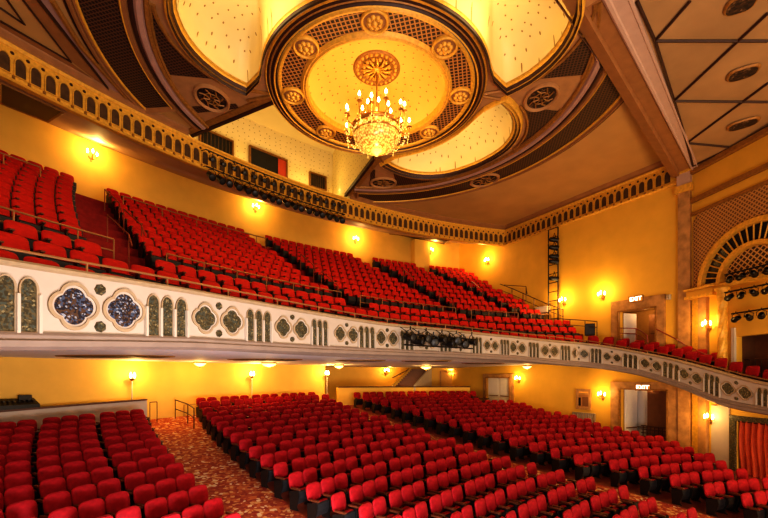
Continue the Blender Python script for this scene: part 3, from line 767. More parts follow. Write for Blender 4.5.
MB().sweep([(-.25, FZ0-.02), (.02, FZ0-.06), (.10, FZ0), (.10, FZ0+.10), (.05, FZ0+.14), (0, FZ0+.14)], lambda t, o, z: fz(t*FT, z, o), 170).obj('lower_moulding', M['gold'], fr)
SP = .425; na = int(FT/SP)
for i in range(na):
    s0 = (i+.5)*SP
    o = lancet(.29, .62, 8); zc_ = FZ0+.50
    P_ = lambda pts, off: [fz(s0+x, zc_+y, off) for x, y in pts]
    big = [(x*1.2, y*1.1) for x, y in o]
    mb = MB(); mb.ringp(P_(big, .005), P_(big, .05)); mb.ringp(P_(big, .05), P_(o, .05)); mb.ringp(P_(o, .05), P_(o, .006), 0)
    a = mb.obj('arch', M['gold'], fr)
    if i < 97: pass
    MB().poly(P_([(x*.98, y*.98) for x, y in o], .012)).obj('niche', M['niche'], a)
mb = MB()
for i in range(na): mb.tube([fz(i*SP, FZ0+.09, .10), fz(i*SP, FZ0+.0, .11)], .05, 5)
mb.obj('dentil_course', M['golddk'], fr)['kind'] = 'stuff'
mb = MB()
for i in range(na):
    s0 = i*SP; mb.prism([fz(s0+.06*cos(f*PI/4), FZ1-.20+.06*sin(f*PI/4), .0) for f in range(8)], [fz(s0+.04*cos(f*PI/4), FZ1-.20+.04*sin(f*PI/4), .03) for f in range(8)])
mb.obj('rosette_pattern', M['brown'], fr)['kind'] = 'stuff'
def supereq(a, b, n=20): return [(a*math.copysign(abs(cos(2*PI*i/n))**.6, cos(2*PI*i/n)), b*math.copysign(abs(sin(2*PI*i/n))**.8, sin(2*PI*i/n))) for i in range(n)]
# ------------------------------------------------------------------ stage arch: beam, edge moulding and the panelled sounding board
def edge(t, o=0, dz=0):        # t along the span (0 at the right wall), o towards the stage
    L_ = (ED_B-ED_A).length; p = ED_A+ED_D*(t*L_)+ED_N*o
    z = 10.45+1.04*t
    return (p.x, p.y, z+dz)
NS = 24
ob = thing('sounding_board', 'tan panelled sounding board sloping over the stage front, crossed by dark triangle mouldings', 'sounding board')
MB().sweep([(-.05, .0), (-.05, -.10), (.02, -.16), (.12, -.16), (.15, -.10), (.50, -.10), (.53, -.14), (.62, -.14), (.64, -.04)], lambda t, o, z: edge(t*1.7, o*(.42+.58*t*1.7), z), NS).obj('edge_moulding', M['lav'], ob)
MB().sweep([(.20, -.06), (9.5, -.06)], lambda t, o, z: edge(t*1.7, o, z), NS).obj('board', M['board'], ob)
# brown beam between the ceiling and the edge moulding
MB().sweep([(-.95, 99), (-.93, -.02), (-.55, -.10), (-.5, -.02), (-.05, -.02)], lambda t, o, z: (lambda e: (e[0], e[1], max(e[2], ZC) if z == 99 else max(e[2]+z, 0)))(edge(t*1.7, o, z if z != 99 else 0)), NS).obj('brown_beam', M['rust'], ceil)
def onboard(px, py, lift=.09):
    best = None
    u0, v0, du, dv = ray(px)
    lo, hi = 2.0, 40.0
    def gap(Y):
        u, v, z = atY(px, py, Y); r = Vector((u, v))-ED_A; t = r.dot(ED_D)/(ED_B-ED_A).length
        return z-(10.45+1.04*t-lift)
    for _ in range(50):
        m = (lo+hi)/2
        if gap(m) > 0: hi = m
        else: lo = m
    return atY(px, py, lo)
for pts in ([(637, 1), (655, 41), (674, 101), (687, 143), (693, 166)], [(655, 41), (768, 41)], [(674, 101), (768, 102)], [(687, 143), (729, 147)], [(655, 41), (690, 1)], [(674, 101), (768, 13)], [(687, 143), (768, 83)], [(693, 166), (768, 130)]):
    mb = MB(); mb.tube([onboard(*p) for p in pts], .05, 5); mb.obj('panel_moulding', M['brown'], ob)
for cx, cy in ((743, 73), (743, 124), (741, 4)):
    t = thing('ceiling_vent', '%s dark filigree vent on the sounding board' % {73: 'middle', 124: 'lowest', 4: 'topmost'}[cy], 'vent', onboard(cx, cy), (lambda a, b: math.atan2(b[1]-a[1], b[0]-a[0]))(onboard(cx-16, cy+4), onboard(cx+16, cy-5)))
    mb = MB(); hl = (Vector(onboard(cx-16, cy+4))-Vector(onboard(cx+16, cy-5))).length/2; q = supereq(hl*1.1, .36)
    mb.prism([(x, y, .01) for x, y in q], [(x*.9, y*.9, -.05) for x, y in q]); mb.obj('vent_frame', M['golddk'], t)
    MB().poly([(x*.82, y*.82, -.055) for x, y in q]).obj('vent_grille', M['filigree'], t)
# ring roundels
for i in range(8):
    th = -90+45*i; p = pol(.297, th, ZC-.05)
    w = ['topmost', 'upper right', 'right', 'lower right', 'bottom, behind the chandelier', 'lower left', 'left', 'upper left'][i]
    t = thing('ring_roundel', 'round gilt rosette on the lattice ring, %s of eight' % w, 'roundel', p, rad(th), 'rosettes around the lattice ring')
    R_ = .46
    MB().lathe([(R_, .03), (R_, -.06), (R_*.93, -.11), (R_*.84, -.09), (R_*.80, -.03)], 24).obj('rim', M['gold'], t, True)
    mb = MB(); mb.lathe([(R_*.82, -.03), (R_*.6, -.06), (R_*.3, -.09), (.02, -.12)], 24); mb.obj('disc', M['rust'], t, True)
    mb = MB()
    for k_ in range(8):
        f = k_*PI/4; mb.lathe([(.01, -.15), (.07, -.12), (.09, -.06)], 8, 0, None, (R_*.42*cos(f), R_*.42*sin(f), 0))
    mb.lathe([(.01, -.19), (.08, -.15), (.11, -.08)], 10); mb.obj('petals', M['gold'], t, True)
# central ceiling rose
zr = ZC+.12+.93
t = thing('ceiling_rose', 'large round gilt ceiling rose above the chandelier', 'ceiling rose', pol(0, 0, zr))
MB().lathe([(.95, .05), (.95, -.05), (.88, -.10), (.80, -.06), (.72, -.08), (.68, -.04), (.02, -.06)], 36).obj('plate', M['golddk'], t, True)
mb = MB()
for k_ in range(12):
    f = k_*PI/6; mb.tube([(.15*cos(f), .15*sin(f), -.10), (.4*cos(f+.12), .4*sin(f+.12), -.14), (.62*cos(f), .62*sin(f), -.09)], [.03, .06, .02], 5)
for k_ in range(24):
    f = k_*PI/12; mb.lathe([(.005, -.15), (.05, -.12), (.07, -.05)], 6, 0, None, (.78*cos(f), .78*sin(f), 0))
for k_ in range(12):
    f = (k_+.5)*PI/6; mb.lathe([(.005, -.14), (.06, -.11), (.08, -.05)], 6, 0, None, (.52*cos(f), .52*sin(f), 0))
mb.lathe([(.02, -.2), (.12, -.17), (.18, -.06)], 12); mb.obj('leaf_ornament', M['gold'], t, True)
# ------------------------------------------------------------------ seats (facing -Y, row along X, origin on the floor)
def supere(w, h, n, e, cz):
    o = []
    for i in range(n):
        f = 2*PI*i/n; c, s = cos(f), sin(f)
        o.append((w/2*math.copysign(abs(c)**(2/e), c), cz+h/2*math.copysign(abs(s)**(2/e), s)))
    return o
def back_mb(w, h, e, cz, th, lean, n=18, lod=0, m=0, mb=None):
    mb = mb or MB(); y = lambda z: .03+lean*(z-.45)
    rings = [(.96, .5), (1, .25), (1, -.25), (.86, -.62), (.5, -.85)] if not lod else [(1, .4), (.92, -.5)]
    vs = []
    for k, d in rings:
        for x, z in supere(w*k, h*k, n, e, cz): vs.append((x, y(z)+d*th/2*1.2, z))
    q = len(rings); fs = [(i*n+(j+1) % n, i*n+j, (i+1)*n+j, (i+1)*n+(j+1) % n) for i in range(q-1) for j in range(n)]
    fs += [tuple(range(n)), tuple((q-1)*n+j for j in range(n-1, -1, -1))]
    return mb.add(vs, fs, m)
def side_mb(x, mb=None, m=0):
    mb = mb or MB()
    pr = [(-.30, .0), (.02, .0), (.05, .42), (.04, .50), (-.30, .585), (-.33, .40), (-.22, .08)]
    lo = [(x-.022, y, z) for y, z in pr]; hi = [(x+.022, y, z) for y, z in pr]
    return mb.prism(lo, hi, m)
def arm_mb(x, mb=None, m=0):
    mb = mb or MB(); pr = [(-.36, .585), (-.03, .585), (-.03, .63), (-.30, .635), (-.36, .62)]
    return mb.prism([(x-.035, y, z) for y, z in pr], [(x+.035, y, z) for y, z in pr], m)
def pan_mb(w, mb=None, m=0):   # tipped-up seat pan seen from in front
    mb = mb or MB(); pr = [(-.20, .16), (-.14, .13), (-.06, .18), (-.08, .50), (-.20, .545), (-.27, .50), (-.26, .3)]
    return mb.prism([(-w/2, y, z) for y, z in pr], [(w/2, y, z) for y, z in pr], m)
def cush_mb(w, mb=None, m=0):
    mb = mb or MB(); pr = [(-.24, .535), (-.19, .555), (-.10, .545), (-.05, .49), (-.05, .20), (-.085, .19), (-.088, .505), (-.20, .54)]
    return mb.prism([(-w/2, y, z) for y, z in pr], [(w/2, y, z) for y, z in pr], m)
def seat_meshes(w, bw, bh, e, cz, red, pre):
    return {'backrest': back_mb(bw, bh, e, cz, .10, .20).mesh(pre+'backrest', red, True), 'seat_pan': pan_mb(w-.10).mesh(pre+'pan', M['pan']), 'cushion': cush_mb(w-.12).mesh(pre+'cushion', red),
            'side_panel': side_mb(-w/2).mesh(pre+'side', M['black']), 'armrest': arm_mb(-w/2).mesh(pre+'arm', M['wood']), 'side_panel_r': side_mb(w/2).mesh(pre+'sider', M['black']), 'armrest_r': arm_mb(w/2).mesh(pre+'armr', M['wood'])}
def build_seats(items, name, cat, w, bw, bh, e, cz, red, limit, stuffname, stufflabel, group, redlod=None):
    """items: (u, v, z, rz, label, last, wfac)"""
    me = seat_meshes(w, bw, bh, e, cz, red, name)
    vis = []
    for it in items:
        X, Y = h2c(it[0], it[1])
        if Y < .6: continue
        px, py = proj(it[0], it[1], it[2]+.7)
        if -28 < px < 796 and py < 540: vis.append((Y, px, py, it))
    inside = sorted([q for q in vis if -10 < q[1] < 778 and q[2] < 524], key=lambda q: q[0])
    near = inside[:limit]; nid = {id(q[3]) for q in near}
    first = {}
    for Y, px, py, (u, v, z, rz, label, last, wf) in near:
        if last not in first:
            t = thing(name, label, cat, (u, v, z), rz, group)
            for nm in ('backrest', 'seat_pan', 'cushion', 'side_panel', 'armrest')+(('side_panel_r', 'armrest_r') if last else ()): link(nm.replace('_r', '') if nm.endswith('_r') else nm, me[nm], t)
            first[last] = t
        else: t = dup(first[last], (u, v, z), rz, label, group)
        t.scale = (wf, 1, 1)
    # the rest, far away: one object
    lod = MB(); back_mb(bw, bh, e, cz, .10, .2, 10, 1, 0, lod); pan_mb(w-.1, lod, 1); cush_mb(w-.12, lod, 0); side_mb(-w/2, lod, 2); arm_mb(-w/2, lod, 3)
    big = MB()
    for Y, px, py, (u, v, z, rz, label, last, wf) in vis:
        it = None
        key = (u, v)
        if key in {(q[3][0], q[3][1]) for q in ()}: continue
    nk = {(q[3][0], q[3][1]) for q in near}
    for Y, px, py, (u, v, z, rz, label, last, wf) in vis:
        if (u, v) in nk: continue
        Mx = Matrix.Translation((u, v, z)) @ Matrix.Rotation(rz, 4, 'Z') @ Matrix.Diagonal((wf, 1, 1, 1))
        b = len(big.v); big.v += [tuple(Mx @ Vector(p)) for p in lod.v]; big.uv += lod.uv; big.f += [tuple(b+i for i in f) for f in lod.f]; big.m += lod.m
    o = big.obj(stuffname, [red, M['pan'], M['black'], M['wood']]); o['kind'] = 'stuff'; tag(o, stufflabel, cat)
    return len(near), len(vis)-len(near)
P_S, GAP = .55, .16
items = []
def put(r, a, label, last, dz=0, turn=0, wf=1.0):
    u, v, _ = pa(r, a); items.append((u, v, floorz(u, v)+dz+.016, rad(a)+turn, label, last, wf))
RK = lambda k: 24.4+.9*k
for k in range(-9, 13):        # left block: rows counted from the low wall
    r = RK(k); P_ = .527+.0028*(k+0); a = aL_right(k)+deg((P_*.5)/r); n = 0
    while n < 21:
        u, v, _ = pa(r, a); g = n % 3
        put(r, a, 'crimson seat, left block, %s row from the low wall, %s seat from the aisle' % (nth(12-k), nth(n)), g == 0, 0, 0, P_/.55)
        n += 1; a += deg((P_+(.06+.008*max(k, 0) if n % 3 == 0 else 0))/r)
for k in range(-9, 14):        # centre block
    r = RK(k); a = aC_left(k); e = aC_right(k); n = 0; cnt = 0
    off = k % 3
    while a > e-.1 and n < 60:
        cnt_label = 'crimson seat, centre block, %s row from the back, %s seat from the left aisle' % (nth(13-k), nth(n))
        brk = (n+1+off) % 3 == 0
        put(r, a, cnt_label, brk or n == 0, .12 if k >= 12 else 0)
        n += 1; a -= deg((P_S+(GAP if brk else 0))/r)
for k in range(-9, 14):        # right block
    r = RK(k); a = aR_left(k); e = aR_right(k); n = 0; off = (k*2) % 3
    while a > e and n < 40:
        u, v, _ = pa(r, a)
        if u > 9.6: break
        if v < 21 and u > 9.6-(21.3-v)*.40-.9: break
        brk = (n+1+off) % 3 == 0
        put(r, a, 'crimson seat, right block, %s row from the back, %s seat from the middle aisle' % (nth(13-k), nth(n)), brk or n == 0)
        n += 1; a -= deg((P_S+(GAP if brk else 0))/r)
print('orchestra', build_seats(items, 'theatre_chair', 'seat', P_S, .545, .47, 3.7, .745, M['red'], 300, 'far_theatre_seats', 'distant crimson seats in the rear rows of the centre and right blocks', 'crimson seats on the main floor'))
items = []
def putb(r, a, z, label, last, wf=1.0): u, v, _ = pa(r, a); items.append((u, v, z+.004, rad(a), label, last, wf))
lr = [(27.5, 1.45), (28.4, 2.06), (29.3, 2.62)]
for i, (r, z) in enumerate(lr):
    a = 43.5; n = 0; w = .70
    while a > -20:
        u, v, _ = pa(r, a)
        if u > 9.3: break
        skip = i == 2 and (abs(a-28.6) < 1.0 or abs(a-10.2) < .9 or abs(a+4.4) < .9)
        if u > 8.2 and i == 0: break
        if not skip and u > -19.3:
            X, Y = h2c(u, v)
            if Y > 1 and -60 < proj(u, v, z+.9)[0]:
                putb(r, a, z, 'scarlet seat, balcony %s row behind the front, %s from the picture left' % (nth(i), nth(n)), skip, w/.56); n += 1
        a -= deg((w+.02)/r); w = max(.60, w-.002)
# upper tier blocks between the stairs: (left edge, right edge) as functions of row j
blocks = [('left-hand', lambda j: 37.5, lambda j: 29.6-.48*j), ('second', lambda j: 26.2-.31*j, lambda j: 10.9+.2*j), ('third', lambda j: 9.1+.17*j, lambda j: -3.9+.46*j), ('fourth', lambda j: -5.4+.41*j, lambda j: -12.6+.55*j), ('right-hand', lambda j: -14.4+.57*j, lambda j: -19.6+.62*j if j < 7 else -15.4)]
for bi, (nm, fa, fb) in enumerate(blocks):
    for j in range(10):
        r = UR[j]; z = UF[j]-.92; a = fa(j)-deg(.28/r); n = 0; lim = fb(j)
        if bi == 0: a = lim+deg(.28/r)+deg(.56/r)*int((38.5-lim)/deg(.56/r))
        if bi == 1 and j == 9: pass
        while a > lim+deg(.2/r):
            u, v, _ = pa(r, a)
            if u > 9.5: break
            if bi == 4 and u > 9.4-.55*max(0, j-2): pass
            if u > -19.4 and not (bi == 3 and j == 9 and a < -7.9):
                putb(r, a, z, 'scarlet seat, balcony upper tier, %s block, %s row up, %s from its left' % (nm, nth(j), nth(n)), n == 0); n += 1
            a -= deg(.56/r)
print('balcony', build_seats(items, 'balcony_chair', 'seat', .56, .52, .50, 5.0, .70, M['redb'], 300, 'far_balcony_seats', 'distant scarlet seats filling the upper and far balcony tiers', 'scarlet seats in the balcony'))
# single row on the side gallery, facing across the house
gs = None; n = 0; s = s_at(592); me = seat_meshes(.56, .52, .50, 5.0, .70, M['red'], 'gallery')
while s < s_at(800):
    p = pat(s); nn = pnorm(s); loc_ = (p[0]-nn.x*.74, p[1]-nn.y*.74, p[2]-.42+.01); rz = math.atan2(nn.y, nn.x)+PI/2
    lb = 'dark red seat in the side gallery single row, %s from the balcony end' % nth(n)
    if gs is None:
        gs = thing('gallery_chair', lb, 'seat', loc_, rz, 'dark red seats along the side gallery')
        for nm in ('backrest', 'seat_pan', 'cushion', 'side_panel', 'armrest'): link(nm, me[nm], gs)
    else: dup(gs, loc_, rz, lb)
    n += 1; s += .60
for kk in range(9):
    s = s_at(590)+.62*kk; p = pat(s); nn = pnorm(s); dup(gs, (p[0]-nn.x*1.45, p[1]-nn.y*1.45, p[2]-.28), math.atan2(nn.y, nn.x)+PI/2, 'dark red seat, short back row of the side gallery, %s from the left' % nth(kk))
# ------------------------------------------------------------------ sconces, torch lamps, ceiling lights
def sconce(loc, nrm, label, power=60, sc=1.0, group='candle sconces on the walls'):
    rz = math.atan2(nrm[1], nrm[0])+PI/2            # local -Y points away from the wall
    t = thing('wall_sconce', label, 'wall light', loc, rz, group); t.scale = (sc,)*3
    mb = MB(); mb.lathe([(.0, .02), (.10, .02), (.13, .0)], 12, 0, Matrix.Translation((0, -.0, -.12)) @ Matrix.Rotation(PI/2, 4, 'X')); mb.box((0, -.02, -.12), (.10, .04, .42)); mb.obj('backplate', M['brass'], t)
    for sx in (-1, 0, 1):
        y = -.24 if sx == 0 else -.17; x = sx*.2; zz = .06 if sx == 0 else 0
        mb = MB(); mb.tube([(0, -.03, -.16), (x*.5, y*.7, -.22+zz*.3), (x, y, -.14+zz), (x, y, -.06+zz)], .018, 5); mb.lathe([(.015, 0), (.05, .02), (.02, .03)], 8, 0, None, (x, y, -.07+zz)); a = mb.obj('arm', M['brass'], t)
        MB().lathe([(.02, -.04), (.035, .0), (.045, .06), (.03, .13), (.004, .19)], 8, 0, None, (x, y, zz)).obj('candle_bulb', M['bulb'], a, True)
    n = Vector((nrm[0], nrm[1], 0)); lamp(Vector(loc)+n*.75*sc+Vector((0, 0, .15)), power*.85, WARM, .12, 'sconce_light')
    return t
def toC(p): return (-p[0]/math.hypot(p[0], p[1]), -p[1]/math.hypot(p[0], p[1]))
for (px, py, lab) in ((91, 155, 'lit candle sconce high on the balcony rear wall at far left'), (255, 208, 'lit candle sconce on the balcony rear wall below the row of spotlights'), (355, 240, 'lit candle sconce on the balcony rear wall near the bay beam'), (430, 251, 'lit candle sconce beside the pilaster on the balcony rear wall')):
    q = atr(px, py, 39.97); q = (q[0], q[1], min(q[2], 11.25)); sconce(q, toC(q), lab, 150)
for (px, py, lab) in ((488, 261, 'lit candle sconce on the right wall near the balcony rear corner'), (564, 301, 'lit candle sconce on the right wall beside the lighting ladder'), (603, 295, 'lit candle sconce left of the upper exit doorway'), (519, 379, 'lit candle sconce under the balcony beside the double door'), (603, 395, 'lit candle sconce under the balcony left of the lower exit doorway')):
    q = atu(px, py, 9.97); sconce(q, (-1, 0), lab, 130 if py < 350 else 75)
for (px, py, lab) in ((710, 325, 'lit candle sconce beside the twisted column above the side gallery'), (712, 418, 'lit candle sconce below the side gallery left of the curtain')):
    s_, z_ = onsplay(px, py); q = splay(s_, z_, .03); sconce(q, SNRM, lab, 75)
q = atr(386, 371, 37.2); q = atr(386, 371, 41.1); sconce(q, toC(q), 'lit candle sconce left of the rear staircase', 75)
for (px, py, pb, r, lab) in ((132, 377, 402, 36.95, 'white torch lamp standing behind the left low wall'), (252, 375, 401, 36.95, 'white torch lamp behind the chair row left of centre'), (327, 374, 398, 36.95, 'white torch lamp behind the chair row near the wall end')):
    q = atr(px, py, r); u, v, z = q; fz_ = floorz(u, v)
    t = thing('torch_lamp', lab, 'floor lamp', (u, v, fz_), 0, 'torch lamps along the rear wall'); H = z-fz_
    MB().lathe([(.16, 0), (.16, .03), (.05, .08), (.02, .12)], 12).obj('base', M['white'], t, True)
    MB().tube([(0, 0, .1), (0, 0, H-.1)], .025, 8).obj('pole', M['white'], t)
    MB().lathe([(.02, H-.2), (.07, H-.15), (.15, H-.06), (.17, H-.05)], 12).obj('cup', M['brass'], t, True)
    for kx in range(3):
        f = kx*2.1; MB().lathe([(.02, H-.06), (.045, H), (.05, H+.08), (.03, H+.16), (.004, H+.22)], 8, 0, None, (.10*cos(f), .10*sin(f), 0)).obj('candle_bulb', M['bulb'], t, True)
    n = toC((u, v)); lamp((u+n[0]*.4, v+n[1]*.4, z+.15), 85, WARM, .12, 'torch_light')
for i, (px, py, Y, lab) in enumerate(((200, 366, 20, 'crystal basket light under the balcony, leftmost'), (269, 366, 21, 'large crystal basket light between two torch lamps'), (339, 365.5, 25, 'crystal basket light under the balcony near the wall end'), (426, 365, 28, 'crystal basket light in front of the rear staircase'), (451, 367.5, 36, 'small crystal light over the rear lobby, left of two'), (469, 367.5, 36, 'small crystal light over the rear lobby, right of two'), (527, 369, 26.5, 'crystal basket light by the right wall under the balcony'))):
    u, v, z = atY(px, py, Y); t = thing('basket_light', lab, 'ceiling light', (u, v, .715), 0, 'crystal basket lights under the balcony')
    R_ = .40 if i in (1, 3) else .30
    MB().lathe([(R_, 0), (R_, -.05), (R_*.95, -.07)], 16).obj('rim', M['brass'], t, True)
    MB().lathe([(R_*.95, -.05), (R_*.88, -.12), (R_*.55, -.20), (.02, -.24)], 16).obj('crystal_basket', M['shade'], t, True)
    MB().lathe([(.02, -.23), (.05, -.27), (.005, -.32)], 8).obj('finial', M['brass'], t, True)
    lamp((u, v, .72-.5), 70, WARM, .12, 'basket_light')
# oval recesses on the balcony underside
for i, (xl, xr, y) in enumerate(((62, 170, 356.3), (230, 300, 359.5), (337, 384, 360.4), (403, 450, 361), (463, 503, 363.2))):
    c = atz((xl+xr)/2, y, .71); X, Y = h2c(c[0], c[1]); R_ = (xr-xl)/2*Y/FPX
    t = thing('soffit_oval', 'flat oval dark grille on the balcony underside, %s from the left' % nth(i), 'ceiling grille', (c[0], c[1], .72), -PSI, 'oval grilles under the balcony')
    o = [(R_*cos(2*PI*k/32), R_*.42*sin(2*PI*k/32)) for k in range(32)]; g = lambda k, z: [(x*k, y_*k, z) for x, y_ in o]
    mb = MB(); mb.ringp(g(1.08, 0), g(1.06, -.03)); mb.ringp(g(1.06, -.03), g(.95, -.03)); mb.obj('rim', M['golddk'], t)
    mb = MB(); mb.ringp(g(.95, -.03), g(.90, -.05)); mb.poly(g(.90, -.05)); mb.obj('grille', M['filigree'], t)
# ------------------------------------------------------------------ chandelier
cz = (HOR-136)/FPX*OY; u, v, _ = pol(0, 0)
ch = thing('chandelier', 'great crystal chandelier with glowing bowl and ring of candle arms', 'chandelier', (u, v, cz))
top = zr-cz
MB().tube([(0, 0, 1.15), (0, 0, top-.05)], .035, 8).obj('rod', M['brass'], ch)
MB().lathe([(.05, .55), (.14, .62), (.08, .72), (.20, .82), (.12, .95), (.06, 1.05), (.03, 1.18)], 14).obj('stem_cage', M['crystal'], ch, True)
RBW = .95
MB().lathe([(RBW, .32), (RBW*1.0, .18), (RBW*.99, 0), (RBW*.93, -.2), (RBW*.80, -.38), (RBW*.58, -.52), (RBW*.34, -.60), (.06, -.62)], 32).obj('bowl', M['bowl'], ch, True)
MB().lathe([(RBW*1.0, .20), (RBW*1.07, .24), (RBW*1.07, .34), (RBW*1.0, .38), (RBW*.92, .34)], 32).obj('rim', M['brass'], ch, True)
MB().lathe([(RBW*.99, -.05), (RBW*1.02, 0), (RBW*.99, .04)], 32).obj('bead_band', M['brass'], ch, True)
mb = MB(); mb.lathe([(.22, -.58), (.24, -.63), (.16, -.68), (.10, -.74), (.05, -.80), (.01, -.84)], 14); mb.obj('finial', M['crystal'], ch, True)
for i in range(14):
    f = 2*PI*i/14; cx, cy = cos(f), sin(f); lo = i % 2
    R1 = 1.34 if lo else 1.18; z1 = .42 if lo else .72
    mb = MB(); mb.tube([(cx*.9, cy*.9, .28), (cx*1.15, cy*1.15, .12 if lo else .3), (cx*R1, cy*R1, z1-.2), (cx*R1, cy*R1, z1)], .03, 5); mb.lathe([(.02, 0), (.11, .03), (.03, .05)], 8, 0, None, (cx*R1, cy*R1, z1)); a = mb.obj('arm', M['brass'], ch)
    MB().tube([(cx*R1, cy*R1, z1+.05), (cx*R1, cy*R1, z1+.22)], .035, 6).obj('candle', M['white'], a)
    MB().lathe([(.02, 0), (.055, .05), (.045, .12), (.005, .2)], 8, 0, None, (cx*R1, cy*R1, z1+.22)).obj('flame_bulb', M['bulb'], a, True)
    mb = MB()
    for kk in range(5): mb.lathe([(.002, -.06), (.03, 0), (.002, .06)], 5, 0, None, (cx*(R1-.02*kk), cy*(R1-.02*kk), z1-.1-.13*kk))
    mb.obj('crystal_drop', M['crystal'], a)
for i in range(8):
    f = 2*PI*(i+.5)/8; R1 = .58; cx, cy = cos(f), sin(f)
    mb = MB(); mb.tube([(cx*.1, cy*.1, .6), (cx*.4, cy*.4, .62), (cx*R1, cy*R1, .75), (cx*R1, cy*R1, .95)], .025, 5); a = mb.obj('inner_arm', M['brass'], ch)
    MB().lathe([(.02, 0), (.055, .05), (.045, .12), (.005, .2)], 8, 0, None, (cx*R1, cy*R1, 1.0)).obj('flame_bulb', M['bulb'], a, True)
mb = MB()
for i in range(14):            # swags of beads below the rim
    f0, f1 = 2*PI*i/14, 2*PI*(i+1)/14
    for kk in range(9):
        t_ = kk/8; f = f0+(f1-f0)*t_; z = .2-.62*(1-(2*t_-1)**2)*.55; R1 = 1.30-.16*(1-(2*t_-1)**2)
        mb.lathe([(.002, -.035), (.028, 0), (.002, .035)], 5, 0, None, (R1*cos(f), R1*sin(f), z))
mb.obj('bead_swags', M['crystal'], ch)
for i in range(6):
    f = 2*PI*i/6; lamp((u+1.7*cos(f), v+1.7*sin(f), cz+.55), 38, (1, .54, .14), .15, 'chandelier_light')
lamp((u, v, cz-.95-.5), 70, (1, .66, .25), .2, 'chandelier_light'); lamp((u, v, cz+1.4), 20, (1, .62, .2), .12, 'chandelier_light')
# ------------------------------------------------------------------ doors, signs, cases
def door_frame(name, v0, v1, z0, z1, wl, wr, wt, label):
    """stone surround on the right wall"""
    t = D.objects.new(name, None); C.objects.link(t); struct(t); t['label'] = label
    mb = MB(); x = 9.93
    mb.box((x, v0-wr/2, (z0+z1+wt)/2), (.14, wr, z1+wt-z0)); mb.box((x, v1+wl/2, (z0+z1+wt)/2), (.14, wl, z1+wt-z0)); mb.box((x, (v0+v1)/2, z1+wt/2), (.14, v1-v0, wt)); mb.obj('surround', M['stone'], t)
    mb = MB(); e = .07
    for a in (v0, v1): mb.box((9.9, a, (z0+z1)/2), (.2, e, z1-z0))
    mb.box((9.9, (v0+v1)/2, z1), (.2, v1-v0+e, e)); mb.obj('inner_trim', M['golddk'], t)
    return t
d1 = door_frame('door_1', *DOORS['up'], .42, .42, .62, 'brown stone surround of the upper exit doorway')
d2 = door_frame('door_2', *DOORS['low'], .5, .7, .42, 'brown stone surround of the lower exit doorway')
d3 = door_frame('door_3', *DOORS['rear'], .35, .3, .3, 'orange surround of the rear double door')
def leaf(parent, name, hinge, ang, w, z0, z1, mat, bar=True, knobx=.9):
    """door leaf hinged at (u,v), swung by ang in plan"""
    c, s = cos(ang), sin(ang); Mx = Matrix.Translation((hinge[0], hinge[1], 0)) @ Matrix.Rotation(ang, 4, 'Z')
    mb = MB(); mb.box((w/2, 0, (z0+z1)/2), (w, .05, z1-z0), 0, Mx); o = mb.obj(name, mat, parent)
    mb = MB()
    for (za, zb) in ((z0+.15, z0+.9), (z0+1.2, z1-.15)):
        for sg in (-1, 1): mb.box((w/2, sg*.03, (za+zb)/2), (w-.24, .012, zb-za), 0, Mx)
    mb.obj('door_panel', mat, o)
    if bar: mb = MB(); mb.box((w/2, -.06, z0+1.05), (w*.8, .04, .06), 0, Mx); mb.box((w/2, .06, z0+1.05), (w*.8, .04, .06), 0, Mx); mb.obj('push_bar', M['frame'], o)
v0, v1, z0, z1 = DOORS['up']; leaf(d1, 'door_leaf', (10.35, v1-.05), rad(-12), 1.0, z0, z1-.05, M['doorw']); leaf(d1, 'door_leaf', (11.9, v0+.05), rad(90), 1.25, z0, z1-.1, M['dooro'])
v0, v1, z0, z1 = DOORS['low']; leaf(d2, 'door_leaf', (10.35, v1-.05), rad(-8), 1.1, z0, z1-.05, M['doorw']); leaf(d2, 'door_leaf', (11.7, v0+1.5), rad(90), 1.2, z0, z1-.1, M['doorw']); leaf(d2, 'door_leaf', (11.3, v0-.10), rad(90), 1.75, z0, z1-.1, M['doorb'])
v0, v1, z0, z1 = DOORS['rear']; w = (v1-v0)/2
for k in range(2): leaf(d3, 'door_leaf', (10.1, v0+w*k+.02), rad(90), w-.04, z0, z1, M['doorw'])
def sign(px, py, w, h, off, label):
    q = atu(px, py, 9.86-off); t = thing('exit_sign', label, 'exit sign', (q[0], q[1], q[2]), -PI/2, 'lit exit signs over the doorways')
    mb = MB(); mb.box((0, 0, 0), (w, .08, h)); mb.obj('housing', M['frame'], t); mb = MB(); mb.box((0, -.045, 0), (w*.92, .012, h*.84)); mb.obj('face', M['sign'], t)
    cu = D.curves.new('exit_text', 'FONT'); cu.body = 'EXIT'; cu.size = h*.92; cu.align_x = 'CENTER'; cu.align_y = 'CENTER'; cu.extrude = .004; cu.offset = .008; cu.materials.append(M['signt'])
    x0 = D.objects.new('lettering_curve', cu); me_ = D.meshes.new_from_object(x0); D.objects.remove(x0); x = D.objects.new('lettering', me_); C.objects.link(x); x.parent = t; x.location = (0, -.055, 0); x.rotation_euler = (PI/2, 0, 0)
sign(636, 299, .78, .34, 0, 'small lit EXIT sign above the upper exit doorway'); sign(643, 387.5, .80, .36, 0, 'small lit EXIT sign above the lower exit doorway')
M['signt'].node_tree.nodes['Principled BSDF'].inputs['Emission Strength'].default_value = 1.6; M['sign'].node_tree.nodes['Principled BSDF'].inputs['Emission Color'].default_value = (.85, .36, .05, 1); M['sign'].node_tree.nodes['Principled BSDF'].inputs['Base Color'].default_value = (.6, .25, .04, 1); M['sign'].node_tree.nodes['Principled BSDF'].inputs['Emission Strength'].default_value = .3
